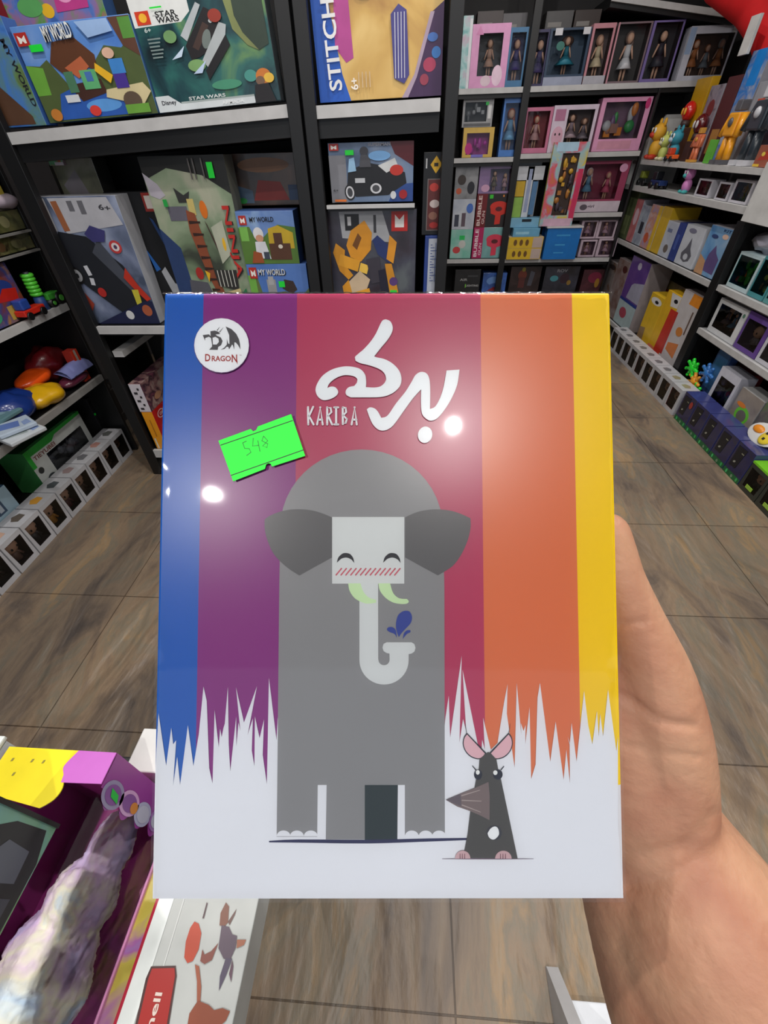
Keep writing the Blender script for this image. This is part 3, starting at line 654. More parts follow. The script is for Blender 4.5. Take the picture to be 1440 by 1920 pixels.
# ------------------------------------------------------------------ the hand and forearm holding it
def skin_mat():
    m, N, L, P = newmat('skin'); P.inputs['Roughness'].default_value = .56
    P.inputs['Subsurface Weight'].default_value = .18; P.inputs['Subsurface Radius'].default_value = (.9, .35, .2); P.inputs['Subsurface Scale'].default_value = .008
    tc = N.new('ShaderNodeTexCoord'); n = N.new('ShaderNodeTexNoise'); n.inputs['Scale'].default_value = 26; n.inputs['Detail'].default_value = 5
    cr = N.new('ShaderNodeValToRGB'); cr.color_ramp.elements[0].position = .3; cr.color_ramp.elements[1].position = .7
    cr.color_ramp.elements[0].color = lin((160, 106, 82)); cr.color_ramp.elements[1].color = lin((188, 144, 114))
    L.new(tc.outputs['Object'], n.inputs['Vector']); L.new(n.outputs['Fac'], cr.inputs[0]); L.new(cr.outputs[0], P.inputs['Base Color'])
    n2 = N.new('ShaderNodeTexNoise'); n2.inputs['Scale'].default_value = 160; n2.inputs['Detail'].default_value = 4
    bu = N.new('ShaderNodeBump'); bu.inputs['Strength'].default_value = .6; bu.inputs['Distance'].default_value = .0012
    L.new(tc.outputs['Object'], n2.inputs['Vector']); L.new(n2.outputs['Fac'], bu.inputs['Height']); L.new(bu.outputs[0], P.inputs['Normal'])
    return m
SKM = skin_mat()
def chain(mb, pts, m, seg=20, sq=None):
    """pts: (px, py, depth, radius in metres); tapered capsule chain, fused afterwards"""
    Q = catmull([(*camp(p[0], p[1], p[2]),) for p in pts], 4); Rr = [v[0] for v in catmull([(p[3], 0, 0) for p in pts], 4)]
    for i in range(len(Q) - 1):
        mb.cyl(Q[i], Q[i + 1], Rr[i], Rr[i + 1], m, seg); 
    for q, r in zip(Q, Rr): mb.ell(q, (r, r, r), m, seg, 12)
HM = MB()
chain(HM, HAND['arm'], SKM); chain(HM, HAND['arm2'], SKM)
chain(HM, HAND['thumb'], SKM); chain(HM, HAND['thenar'], SKM); chain(HM, HAND['palm1'], SKM); chain(HM, HAND['palm2'], SKM); chain(HM, HAND['palm3'], SKM)
for k in ('f1', 'f2', 'f3', 'f4'): chain(HM, HAND[k], SKM, 16)
raw = HM.build('person')
rm = raw.modifiers.new('remesh', 'REMESH'); rm.mode = 'VOXEL'; rm.voxel_size = .0021; rm.use_smooth_shade = True
sm2 = raw.modifiers.new('smooth', 'SMOOTH'); sm2.factor = .5; sm2.iterations = 7
dg = bpy.context.evaluated_depsgraph_get(); me = bpy.data.meshes.new_from_object(raw.evaluated_get(dg))
bpy.data.objects.remove(raw)
# skin creases: shallow grooves pressed into the surface
CRE = [([(1160, 1172, .2), (1185, 1168, .2), (1205, 1166, .2)], .0016, .0010), ([(1163, 1302, .2), (1200, 1325, .2), (1240, 1352, .2), (1300, 1362, .2)], .0022, .0016),
       ([(1170, 1395, .2), (1230, 1410, .2), (1320, 1420, .2)], .0018, .0007), ([(1165, 1600, .2), (1230, 1600, .2), (1300, 1575, .2), (1340, 1530, .2)], .004, .0012), ([(1175, 1660, .2), (1240, 1650, .2), (1310, 1610, .2)], .003, .0008)]
RI = ROT.transposed()
def pix(co):
    c = RI @ (co - CAM); return 720 + F * c.x / -c.z, 960 - F * c.y / -c.z, -c.z
segs = []
for pts, w_, dpt in CRE:
    C_ = catmull(pts, 6)
    segs += [(a.x, a.y, b.x, b.y, w_, dpt) for a, b in zip(C_[:-1], C_[1:])]
nv = [v.normal.copy() for v in me.vertices]
for v, nn in zip(me.vertices, nv):
    x, y, d = pix(v.co)
    toc = (CAM - v.co).normalized()
    if nn.dot(toc) < .1: continue
    acc = 0
    for ax_, ay, bx, by, w_, dpt in segs:
        if x < min(ax_, bx) - 30 or x > max(ax_, bx) + 30 or y < min(ay, by) - 30 or y > max(ay, by) + 30: continue
        L2 = (bx - ax_) ** 2 + (by - ay) ** 2 + 1e-6; t = max(0, min(1, ((x - ax_) * (bx - ax_) + (y - ay) * (by - ay)) / L2))
        dd = math.hypot(x - ax_ - t * (bx - ax_), y - ay - t * (by - ay)) * d / F
        acc = max(acc, dpt * math.exp(-(dd / w_) ** 2))
    v.co -= nn * acc
hand = bpy.data.objects.new('person', me); COL.objects.link(hand)
for p in me.polygons: p.use_smooth = True
if not me.materials: me.materials.append(SKM)
tag(hand, "bare right forearm and hand gripping the striped game box from behind and below", 'person')
# thumb nail, seen edge on
nm = MB(); c_ = camp(*HAND['nail']); 
Rn = Matrix((ROT @ Vector((.35, .05, .3)).normalized(), ROT @ Vector((0, 1, 0)), ROT @ Vector((.7, 0, -.7)).normalized())).transposed()
nm.ell(c_, (.0010, .0062, .0040), mat((226, 196, 184), .3), 14, 10, Rn.to_4x4()); nm.build('thumb_nail', hand, hand.matrix_world.inverted())

def item_top(pl, TL, TR, z, *a, **k):
    p = at(*TL, pl[0], pl[1]); q = at(*TR, pl[0], pl[1]); h = p.z - z; p.z = z; q.z = z
    return item(pl, None, None, None, *a, z=z, hgt=h, ends=(p, q), **k)
# ------------------------------------------------------------------ merchandise: planes the box fronts stand on
def PY(y): return (1, y, (1, 0, 0), (0, -1, 0))
def PR(x): return (0, x, (0, -1, 0), (-1, 0, 0))
def PLf(x): return (0, x, (0, 1, 0), (1, 0, 0))
def squash(pic, k):
    out = []
    f = lambda z: z if z < .1 else .1 + (z - .1) * (k - .1) / .9
    for e in pic:
        if e[0] in 'rs': e = (e[0], e[1], f(e[2]), e[3], f(e[4])) + tuple(e[5:])
        elif e[0] == 'e': e = (e[0], e[1], f(e[2]), e[3], e[4] * k) + tuple(e[5:])
        elif e[0] == 'p': e = ('p', [(p[0], min(1.0, f(p[1]) if p[1] <= 1.0 else 1.0)) for p in e[1]], e[2])
        else: e = (e[0], e[1], e[2], f(e[3])) + tuple(e[4:])
        out.append(e)
    return out
A1 = PY(2.045); A1b = PY(2.22)
SKYB, GRASS, BRN, WHT, RED, BLK, GRNS, YEL, ORG = (80, 130, 200), (92, 140, 60), (96, 66, 44), (210, 210, 208), (176, 44, 36), (20, 20, 22), (30, 220, 60), (226, 176, 40), (214, 110, 40)
mlogo = lambda x, z, s, sx=1.0: [('r', x - s * sx, z - s, x + s * sx, z + s, RED), ('p', [(x - .6*s*sx, z - .6*s), (x - .6*s*sx, z + .6*s), (x, z + .1*s), (x + .6*s*sx, z + .6*s), (x + .6*s*sx, z - .6*s), (x + .25*s*sx, z - .6*s), (x, z - .2*s), (x - .25*s*sx, z - .6*s)], (232, 228, 220))]
# -- top shelf of the near unit
world = mottle([(40, 84, 160), (70, 120, 190), (96, 130, 80), (84, 62, 44)], 7, seed=1)
item(A1, (-30, 244), (88, 236), (-95, 38), .07, 'toy_box', 'blue building-set box at far left of the top shelf, half cut by the frame', 'toy box',
     world, (64, 104, 170), mlogo(.80, .93, .05, 1.0) + [('t', 'MY WORLD', .92, .5, .62, .07, -84, (30, 30, 40)), ('p', [(.2, .02), (.3, .45), (.55, .4), (.85, .1), (.85, .02)], (84, 58, 42)), ('e', .45, .42, .12, .06, (190, 150, 150)), ('s', .42, .66, .52, .72, GRNS)], tilt=True)
item(A1, (95, 232), (297, 213), (38, 50), .075, 'toy_box', 'blue building-set box titled MY WORLD showing a brown hut on water, on the top shelf', 'toy box',
     mottle([(70, 118, 196), (96, 142, 208), (130, 162, 214)], 5, seed=2), (110, 160, 214),
     [('p', [(0, 0), (0, .62), (.12, .6), (.2, .66), (.3, .4), (.45, .3), (.62, .62), (.72, .74), (.86, .7), (1, .82), (1, 0)], (78, 92, 52)), ('p', [(.0, .3), (0, .62), (.14, .58), (.12, .3)], (104, 160, 60)), ('p', [(.82, .99), (.88, .72), (1, .6), (1, .99)], (92, 60, 46)), ('r', .9, .78, 1, .98, (86, 140, 60)),
      ('p', [(.12, .02), (.2, .3), (.35, .36), (.6, .3), (.9, .3), (.8, .02)], (44, 88, 168)), ('e', .55, .14, .16, .07, (90, 150, 214)), ('p', [(.3, .38), (.6, .42), (.62, .27), (.38, .2)], (66, 40, 32)),
      ('p', [(.22, .62), (.3, .82), (.5, .84), (.62, .66), (.6, .5), (.5, .56), (.3, .5)], (90, 54, 34)), ('p', [(.33, .56), (.5, .66), (.54, .55), (.42, .44)], (180, 96, 62)), ('r', .3, .3, .38, .52, (74, 120, 90)), ('r', .44, .32, .58, .52, (92, 168, 112)), ('r', .48, .4, .54, .5, (70, 110, 170)),
      ('p', [(.62, .3), (.95, .34), (1, .24), (.9, .1), (.6, .22)], (206, 192, 148)), ('r', .24, .2, .36, .28, (206, 210, 214)), ('e', .46, .09, .05, .06, (206, 60, 52)), ('r', .72, .45, .84, .6, (62, 130, 200)), ('r', .72, .3, .83, .45, (70, 50, 140)), ('e', .74, .66, .05, .055, (216, 176, 152)), ('p', [(.6, .58), (.72, .44), (.68, .36), (.58, .5)], YEL), ('e', .82, .16, .08, .1, (92, 76, 62)), ('e', .1, .08, .05, .07, (190, 120, 50)), ('r', .74, .02, .95, .12, (104, 156, 60)), ('p', [(.55, .98), (.62, .82), (.84, .86), (.82, .98)], (150, 180, 222)),
      ('t', 'MY WORLD', .39, .895, .44, .085, 3, (30, 34, 50)), ('t', 'MY WORLD', .38, .905, .43, .085, 3, (232, 232, 226))] + mlogo(.075, .87, .065, .8) + [('s', .11, .74, .22, .81, GRNS)], tilt=True)
item(A1b, (40, 200), (250, 184), (10, -20), .08, 'toy_box', 'tall blue and lilac building-set box standing behind the MY WORLD box', 'toy box', mottle([(62, 100, 170), (90, 120, 190), (150, 110, 150), (90, 150, 70), (190, 60, 120)], 11, seed=3), (70, 110, 170),
     [('r', .1, .74, .22, .92, (120, 30, 40)), ('e', .55, .8, .05, .06, YEL), ('e', .42, .84, .1, .08, (90, 160, 90)), ('p', [(.62, .78), (.88, .8), (.9, .98), (.64, .98)], (186, 60, 130)), ('e', .72, .9, .06, .05, (230, 150, 190))], tilt=True)
space = mottle([(16, 30, 36), (30, 66, 72), (46, 104, 98), (110, 150, 90)], 6, seed=5, rough=.3)
item(A1, (302, 213), (527, 189), (246, -26), .08, 'toy_box', 'white and dark green building-set box headed STAR WARS, picturing a spacecraft, on the top shelf', 'toy box', space, (180, 190, 196),
     squash([('p', [(0, .835), (.36, .845), (.44, .93), (.44, 1.2), (0, 1.2)], (222, 224, 222)), ('t', 'STAR', .26, .935, .16, .045, 0, BLK), ('t', 'WARS', .265, .882, .17, .045, 0, BLK), ('r', .03, .855, .135, .98, (206, 60, 30)), ('e', .083, .918, .03, .042, (240, 180, 50)),
      ('p', [(.7, 1), (.73, .72), (.82, .56), (.9, .5), (.98, .55), (.98, 1)], (52, 66, 54)), ('p', [(.7, 1), (.73, .72), (.82, .56), (.9, .5), (.8, .68), (.76, .84), (.76, 1)], (128, 136, 84)),
      ('p', [(.33, .72), (.50, 1.0), (.53, .97), (.37, .66)], (176, 182, 186)), ('p', [(.35, .62), (.55, .95), (.66, .86), (.60, .6), (.44, .5), (.37, .48)], (30, 26, 28)), ('p', [(.40, .60), (.52, .82), (.56, .78), (.44, .56)], (66, 48, 42)), ('e', .52, .66, .03, .10, (110, 120, 116), -35), ('e', .58, .82, .015, .02, (200, 204, 204)), ('p', [(.45, .46), (.64, .80), (.69, .77), (.67, .68), (.49, .38)], (172, 178, 180)), ('p', [(.46, .36), (.67, .68), (.69, .58), (.47, .26)], (26, 24, 26)), ('e', .4, .42, .07, .06, (120, 160, 100)), ('e', .25, .72, .05, .06, (110, 150, 96)), ('e', .6, .2, .12, .05, (70, 140, 110)), ('e', .8, .26, .05, .06, (76, 150, 140)), ('p', [(.22, .5), (.34, .62), (.3, .52)], (196, 214, 232)), ('p', [(.36, .34), (.48, .46), (.43, .34)], (186, 204, 230)),
      ('e', .62, .86, .05, .06, (150, 54, 40)), ('p', [(0, 0), (0, .15), (.11, .15), (.2, .06), (.8, .06), (.8, 0)], (206, 212, 214)), ('r', .2, .06, .8, .075, (160, 170, 168)), ('t', 'Disney', .1, .075, .12, .05, 0, (60, 60, 66)), ('t', 'STAR WARS', .42, .095, .3, .03, 0, (214, 216, 214)), ('t', 'ARMADA', .62, .03, .18, .03, 0, (228, 230, 230)),
      ('e', .9, .24, .06, .08, (206, 120, 50)), ('e', .94, .22, .04, .05, (236, 190, 70)), ('e', .87, .2, .035, .045, (120, 92, 74)), ('p', [(.8, .0), (.82, .16), (.93, .17), (.97, 0)], (34, 30, 32)), ('t', '6+', .1, .8, .05, .035, 0, (200, 210, 206)), ('s', .16, .985, .25, 1.0, GRNS)] + [('r', .08, .53 + .035 * q, .16 + .01 * (q % 3), .545 + .035 * q, (120, 136, 134)) for q in range(6)], .83), tilt=True)
# -- middle bay, top
item(PY(2.042), (601, 194), (827, 180), (566, -60), .09, 'toy_box', 'tall blue and gold building-set box with STITCH written up its left side', 'toy box',
     mottle([(120, 84, 62), (176, 132, 70), (206, 166, 90), (226, 192, 120)], 4, seed=6), (24, 24, 60),
     [('p', [(0, 0), (0, 1), (.10, 1), (.14, .62), (.2, .2), (.26, 0)], (30, 86, 180)), ('p', [(.16, .38), (.18, .8), (.28, .82), (.3, .3), (.24, .27)], (176, 70, 140)), ('p', [(.70, 0), (.8, .18), (.9, .55), (1, .62), (1, 0)], (66, 40, 78)), ('p', [(.68, 0), (.78, .16), (.9, .56), (.93, .56), (.80, .14), (.73, 0)], (170, 150, 170)),
      ('e', .9, .22, .05, .05, (170, 60, 90)), ('e', .95, .3, .035, .04, (60, 120, 190)), ('e', .86, .12, .035, .04, (150, 60, 80)), ('e', .92, .4, .04, .03, (70, 110, 180)), ('p', [(.2, .86), (.18, 1), (.36, 1), (.32, .84)], (50, 130, 176)), ('p', [(.4, .74), (.38, .98), (.5, .98), (.5, .78), (.46, .7)], (44, 96, 120)), ('e', .4, .70, .06, .035, (52, 104, 122)), ('e', .78, .97, .13, .06, (50, 120, 160)), ('e', .76, .86, .09, .05, (150, 110, 56)),
      ('p', [(.62, .14), (.6, .56), (.66, .62), (.72, .58), (.74, .16), (.7, .1)], (70, 66, 130))] + [('r', .628 + .024 * q, .14, .634 + .024 * q, .57, (200, 200, 214)) for q in range(4)] +
     [('t', 'STITCH', .135, .38, .60, .105, 92, (226, 226, 226)), ('t', '6+', .295, .12, .085, .06, 92, (236, 230, 220))] + [('r', .33 + .03 * q, .09, .338 + .03 * q, .2, (206, 180, 140)) for q in range(4)], tilt=True, hgt=.34)
item(PY(2.05), (624, 389), (774, 379), (612, 240), .09, 'toy_box', 'silver and blue box picturing a black buggy, on the small narrow-bay shelf', 'toy box',
     mottle([(70, 90, 120), (110, 130, 160), (150, 160, 176)], 5, seed=7), (30, 30, 40),
     [('r', 0, 0, .2, .8, (128, 128, 134)), ('p', [(.72, 1), (.78, .8), (1, .6), (1, 1)], (88, 26, 34)), ('p', [(.7, 0), (.8, .3), (1, .32), (1, 0)], (44, 74, 140)), ('p', [(.2, .3), (.22, .55), (.36, .62), (.5, .66), (.72, .6), (.9, .5), (.92, .32), (.7, .12), (.3, .1)], (26, 26, 30)), ('p', [(.58, .62), (.78, .74), (.82, .6), (.68, .5)], (206, 208, 208)), ('e', .8, .54, .08, .09, (190, 52, 40)), ('e', .23, .18, .065, .14, (24, 24, 26), 10), ('e', .23, .18, .05, .11, (200, 200, 204), 10), ('e', .23, .18, .032, .08, (60, 60, 64), 10), ('e', .55, .24, .085, .11, (22, 22, 24)), ('e', .55, .24, .068, .09, (206, 206, 210)), ('e', .55, .24, .045, .06, (70, 70, 74)), ('r', .3, .34, .42, .42, (190, 192, 196)), ('p', [(.22, .52), (.24, .74), (.3, .76), (.32, .54)], (150, 190, 222)), ('e', .42, .86, .05, .07, (60, 60, 66)), ('p', [(.36, .6), (.38, .8), (.48, .8), (.5, .6)], (74, 74, 80)), ('e', .6, .78, .13, .08, (120, 170, 220)), ('t', 'SUPERMAN', .6, .96, .26, .05, 0, (150, 150, 160)), ('e', .88, .13, .05, .08, (160, 30, 36)), ('e', .76, .12, .035, .07, (206, 208, 210))] + mlogo(.07, .93, .055) + [('s', .2, .8, .3, .88, GRNS)] + [('t', '6+', .06, .22, .06, .04, 0, (40, 40, 44)), ('r', .04, .02, .18, .06, ORG)], z=zB2 + .002)
item(PY(2.06), (790, 441), (832, 441), (783, 286), .2, 'toy_box', 'narrow black box with a yellow diamond mark and a strip of red pictures', 'toy box', (18, 18, 20), (24, 24, 26),
     [('p', [(.3, .86), (.55, .96), (.8, .86), (.55, .76)], YEL), ('r', .46, .84, .64, .88, (40, 30, 20)), ('r', .2, .06, .9, .7, (120, 110, 108)), ('r', .24, .07, .86, .69, (96, 40, 38)), ('e', .5, .6, .2, .05, (190, 60, 50)), ('e', .55, .4, .22, .05, (206, 190, 186)), ('e', .5, .25, .2, .05, (140, 96, 80)), ('e', .55, .13, .2, .04, (170, 44, 40)), ('r', .1, .82, .16, .93, (190, 190, 190))])
item(PY(2.05), (790, 640), (833, 640), (783, 441), .2, 'toy_box', 'narrow blue box with a white printed label, below the yellow-diamond black box', 'toy box', (40, 66, 140), (40, 66, 140),
     [('r', .22, .03, .95, .97, (196, 202, 214))] + [('r', .34, .90 - .03 * q, .34 + .1 + .13 * (q % 3), .908 - .03 * q, (70, 90, 150)) for q in range(14)] + [('r', .62, .5, .66, .93, (90, 110, 160)), ('r', .72, .55, .76, .9, (90, 110, 160)), ('r', .3, .3, .6, .38, (110, 110, 120)), ('r', .7, .3, .78, .47, (50, 66, 130))], z=zS2)
item(PY(2.05), (632, 620), (776, 620), (615, 394), .1, 'toy_box', 'black box picturing a yellow jointed robot, under the buggy box in the narrow bay', 'toy box', mottle([(24, 20, 26), (46, 34, 44), (60, 60, 74), (90, 96, 100)], 4, seed=9), (20, 20, 22),
     [('p', [(.14, .99), (.16, .78), (.72, .74), (.62, .99)], (172, 174, 178)), ('r', .2, .84, .36, .97, (30, 30, 32)), ('r', .23, .88, .27, .95, (206, 206, 208)), ('r', .52, .82, .55, .96, (60, 60, 64)), ('r', .72, .83, .9, .985, (190, 40, 34)), ('p', [(.76, .86), (.76, .96), (.81, .92), (.86, .96), (.86, .86)], (236, 234, 230)),
      ('p', [(.5, .76), (.56, .8), (.74, .68), (.7, .56), (.56, .64)], (40, 56, 110)), ('p', [(.2, .72), (.26, .84), (.42, .92), (.5, .82), (.48, .68), (.36, .58), (.24, .62)], (222, 150, 38)), ('p', [(.27, .72), (.34, .82), (.38, .78), (.32, .68)], (120, 74, 26)), ('p', [(.04, .66), (.08, .74), (.18, .68), (.16, .56), (.26, .46), (.2, .42), (.1, .5)], (214, 146, 36)), ('r', .1, .52, .34, .62, (226, 160, 44), -18), ('r', .34, .48, .44, .56, (240, 196, 80), -18), ('p', [(.7, .8), (.78, .74), (.74, .56), (.66, .6)], (224, 150, 40)), ('p', [(.42, .6), (.58, .62), (.6, .4), (.48, .38)], (60, 56, 66)), ('p', [(.2, .4), (.34, .5), (.46, .42), (.4, .3), (.22, .26)], (206, 182, 150)), ('p', [(.12, .36), (.2, .42), (.26, .2), (.14, .22)], (214, 146, 36)), ('p', [(.56, .5), (.66, .52), (.68, .24), (.6, .22)], (30, 28, 46)), ('p', [(.64, .56), (.72, .56), (.8, .3), (.7, .26)], (206, 140, 36)), ('e', .74, .4, .05, .04, (90, 60, 120)), ('r', .24, .24, .46, .32, (228, 160, 44), 14), ('s', .7, .24, .78, .32, GRNS)], z=zS2)
# -- lower shelf of the left bay
item(PY(2.05), (165, 620), (300, 603), (48, 370), .1, 'toy_box', 'silver box picturing a black vehicle and a red-white target disc, next to the left post', 'toy box', mottle([(70, 80, 100), (110, 120, 146), (150, 160, 184)], 5, seed=11), (170, 172, 178),
     [('p', [(.0, .99), (.2, .99), (.2, .76), (.0, .76)], (190, 190, 194)), ('r', .03, .78, .17, .97, (44, 40, 44)), ('e', .1, .92, .03, .03, (170, 160, 160)), ('e', .1, .84, .04, .03, (110, 60, 56)), ('p', [(.24, .99), (.9, .99), (.98, .8), (.3, .74)], (176, 176, 182)), ('r', .27, .76, .34, .97, (150, 92, 60), 4), ('t', '6+', .84, .92, .1, .05, -8, (60, 60, 66)), ('r', .44, .9, .5, .97, (100, 100, 106)), ('r', .56, .88, .62, .97, (100, 100, 106)),
      ('p', [(.05, .5), (.2, .76), (.5, .72), (.8, .5), (.95, .25), (.9, .1), (.6, .08), (.3, .3)], (32, 34, 40)), ('p', [(.5, .6), (.62, .7), (.9, .3), (.84, .24)], (70, 74, 84)), ('e', .2, .42, .08, .07, (26, 26, 28)), ('e', .2, .42, .055, .05, (150, 152, 156)), ('e', .2, .42, .02, .02, (40, 40, 44)), ('r', .33, .42, .38, .5, (196, 198, 204), 8), ('r', .33, .34, .38, .4, (196, 198, 204), -8), ('e', .8, .64, .07, .05, (186, 60, 60)), ('e', .8, .64, .045, .032, (216, 206, 206)), ('e', .8, .64, .02, .016, (80, 60, 90)), ('p', [(.5, .74), (.6, .8), (.75, .76), (.7, .68), (.56, .68)], (60, 58, 110)), ('e', .42, .28, .05, .04, (176, 44, 40)), ('p', [(.82, .48), (.9, .34), (1, .22), (.94, .2), (.84, .3), (.76, .4)], (186, 52, 36)), ('p', [(.8, .3), (.88, .3), (.86, .12), (.8, .14)], (196, 186, 60)), ('p', [(.2, .0), (.9, .2), (1, .2), (1, 0)], (30, 34, 66)), ('e', .66, .08, .05, .04, (206, 206, 206)), ('e', .9, .12, .06, .05, (170, 90, 60)), ('p', [(.1, .2), (.2, .28), (.26, .18), (.18, .1)], (150, 60, 44))], z=zS2)
item(PY(2.13), (268, 575), (352, 560), (158, 362), .12, 'toy_box', 'black box with red square badges and a blue streak, behind the shield-wheel vehicle box', 'toy box', (16, 16, 18), (20, 20, 22),
     [('r', .05, .85, .4, .99, (186, 48, 36)), ('p', [(.13, .88), (.13, .96), (.22, .93), (.32, .96), (.32, .88)], (232, 226, 216)), ('r', .68, .86, .9, .99, (150, 44, 36)), ('r', .72, .88, .84, .97, (216, 206, 196)), ('p', [(.1, .8), (.3, .8), (.4, .66), (.35, .6), (.5, .4), (.6, .42), (.3, .72)], (34, 90, 160)), ('p', [(.7, .82), (.76, .8), (.95, .55), (.9, .5)], (30, 60, 110)), ('p', [(.6, .4), (.7, .44), (.8, .3), (.95, .28), (.9, .1), (.7, .2)], (170, 172, 176)), ('r', .86, .02, 1, .12, (180, 180, 184))], z=zS2)
ninj = mottle([(60, 66, 56), (110, 128, 100), (140, 156, 128), (170, 172, 150)], 4.5, seed=12)
item(PY(2.07), (352, 640), (492, 640), (205, 262), .1, 'toy_box', 'large green box picturing a striped long-necked creature, with NINJA down its right side', 'toy box', ninj, (110, 112, 100),
     [('p', [(0, .88), (0, 1), (1, 1), (1, .8), (.7, .9), (.3, .94)], (34, 34, 32)), ('p', [(0, .62), (.2, .5), (.22, .2), (.0, .1)], (42, 62, 104)), ('p', [(.0, .92), (.14, .86), (.2, .8), (.12, .78), (.02, .8)], (176, 170, 180)), ('r', .18, .66, .42, .74, (98, 96, 108)), ('p', [(.32, .84), (.42, .8), (.5, .82), (.46, .76), (.34, .76)], (50, 50, 48)), ('r', .44, .69, .52, .78, (196, 178, 108)), ('e', .62, .72, .045, .05, (214, 112, 30)),
      ('p', [(.40, .72), (.5, .7), (.54, .5), (.56, .34), (.64, .2), (.68, .1), (.58, .12), (.48, .3), (.42, .46), (.38, .6)], (136, 72, 46))] + [('p', [(.40 + .012 * q, .66 - .07 * q), (.54 + .006 * q, .655 - .07 * q), (.54 + .006 * q, .645 - .07 * q), (.40 + .012 * q, .64 - .07 * q)], (54, 34, 28)) for q in range(7)] +
      [('e', .36, .34, .05, .04, (166, 44, 38)), ('p', [(.44, .36), (.5, .34), (.46, .28)], YEL), ('p', [(.6, .66), (.62, .64), (.72, .44), (.7, .44)], (70, 44, 40)), ('p', [(.66, .62), (.82, .66), (.84, .46), (.7, .4)], (176, 180, 160)), ('e', .78, .52, .02, .04, YEL), ('p', [(.2, .3), (.44, .28), (.5, .14), (.4, .04), (.14, .06)], (84, 84, 92)), ('p', [(.56, .36), (.86, .36), (.84, .22), (.58, .26)], (46, 44, 42))] + [('r', .6 + .05 * q, .25, .61 + .05 * q, .36, (206, 206, 196)) for q in range(5)] + [('p', [(.56, .2), (.86, .24), (.92, .04), (.6, .03)], (196, 180, 130)), ('p', [(.86, .2), (.94, .24), (.96, .08)], (40, 116, 74)),
      ('t', 'NINJA', .895, .52, .44, .12, -90, (30, 28, 28)), ('t', 'NINJA', .885, .525, .43, .11, -90, (188, 44, 36))] + [('r', .58 + .05 * q, .88, .595 + .05 * q, .985, (96, 92, 90)) for q in (0, 1, 3)] + [('s', .79, .885, .86, .965, GRNS), ('s', .16, .74, .21, .78, (40, 160, 70))], z=zS2)
item(PY(2.16), (165, 470), (262, 470), (98, 258), .1, 'toy_box', 'dim grey-green box at the back, left of the large green NINJA box', 'toy box', mottle([(70, 70, 60), (104, 104, 86), (140, 136, 130)], 6, seed=13), (50, 50, 48), [('p', [(.1, .86), (.5, .94), (.7, .76), (.3, .7)], (120, 114, 118))] , z=zS2)
item(PY(2.12), (120, 470), (190, 465), (62, 312), .1, 'toy_box', 'black box with NINJA in grey letters running down, behind the silver vehicle box', 'toy box', (14, 14, 16), (20, 20, 22), [('t', 'NINJA', .4, .80, .34, .3, -90, (170, 170, 170)), ('p', [(.7, 1), (.8, 1), (.9, .4), (.8, .4)], (60, 60, 62))], z=zS2)
item(PY(2.06), (124, 470), (158, 470), (28, 292), .1, 'toy_box', 'dark box with a yellow round emblem tucked behind the left post', 'toy box', (40, 40, 42), (30, 30, 32), [('e', .5, .84, .42, .10, (200, 200, 196), 10), ('e', .45, .84, .36, .09, (206, 168, 50), 10), ('p', [(.5, .8), (.7, .74), (.72, .62), (.58, .7)], (60, 52, 40)), ('r', .2, .9, .9, .95, (180, 180, 176))], z=zS2)
item(PY(2.14), (96, 316), (122, 314), (42, 280), .1, 'toy_box', 'small colourful green and orange box lying on top of the black ninja box', 'toy box', mottle([(176, 70, 50), (86, 150, 110), (120, 170, 130)], 20, seed=14), (150, 130, 140), [('r', .7, .5, .95, .98, (150, 40, 40)), ('r', .4, .02, 1, .2, (190, 180, 190))], z=at(96, 312, 1, 2.12).z + .0)
for nm_, q in (('b1', 0),): pass
stack1 = item(PY(2.06), (466, 640), (592, 640), (445, 496), .1, 'toy_box', 'blue MY WORLD box with a grey wolf figure, lower of two by the middle post', 'toy box', mottle([(70, 110, 180), (90, 130, 200)], 5, seed=15), (60, 90, 150),
     [('p', [(0, 0), (0, .8), (.15, .8), (.2, .5), (.6, .55), (.8, .4), (1, .6), (1, 0)], (92, 108, 60)), ('r', 0, .5, .12, .82, (110, 170, 70)), ('r', .3, .3, .45, .75, (150, 150, 152)), ('r', .33, .66, .42, .8, (170, 170, 172)), ('p', [(.55, .6), (.6, .75), (.75, .72), (.8, .58), (.7, .5)], (60, 46, 40)), ('r', .55, .2, .8, .5, (120, 80, 50)), ('t', 'MY WORLD', .42, .86, .46, .1, 0, (24, 24, 34)), ('t', 'MY WORLD', .41, .87, .45, .1, 0, (210, 214, 216)), ('s', .5, .62, .6, .72, GRNS)] + mlogo(.1, .86, .09, .7), z=zS2)
zz1 = zS2 + stack1[2] + .001
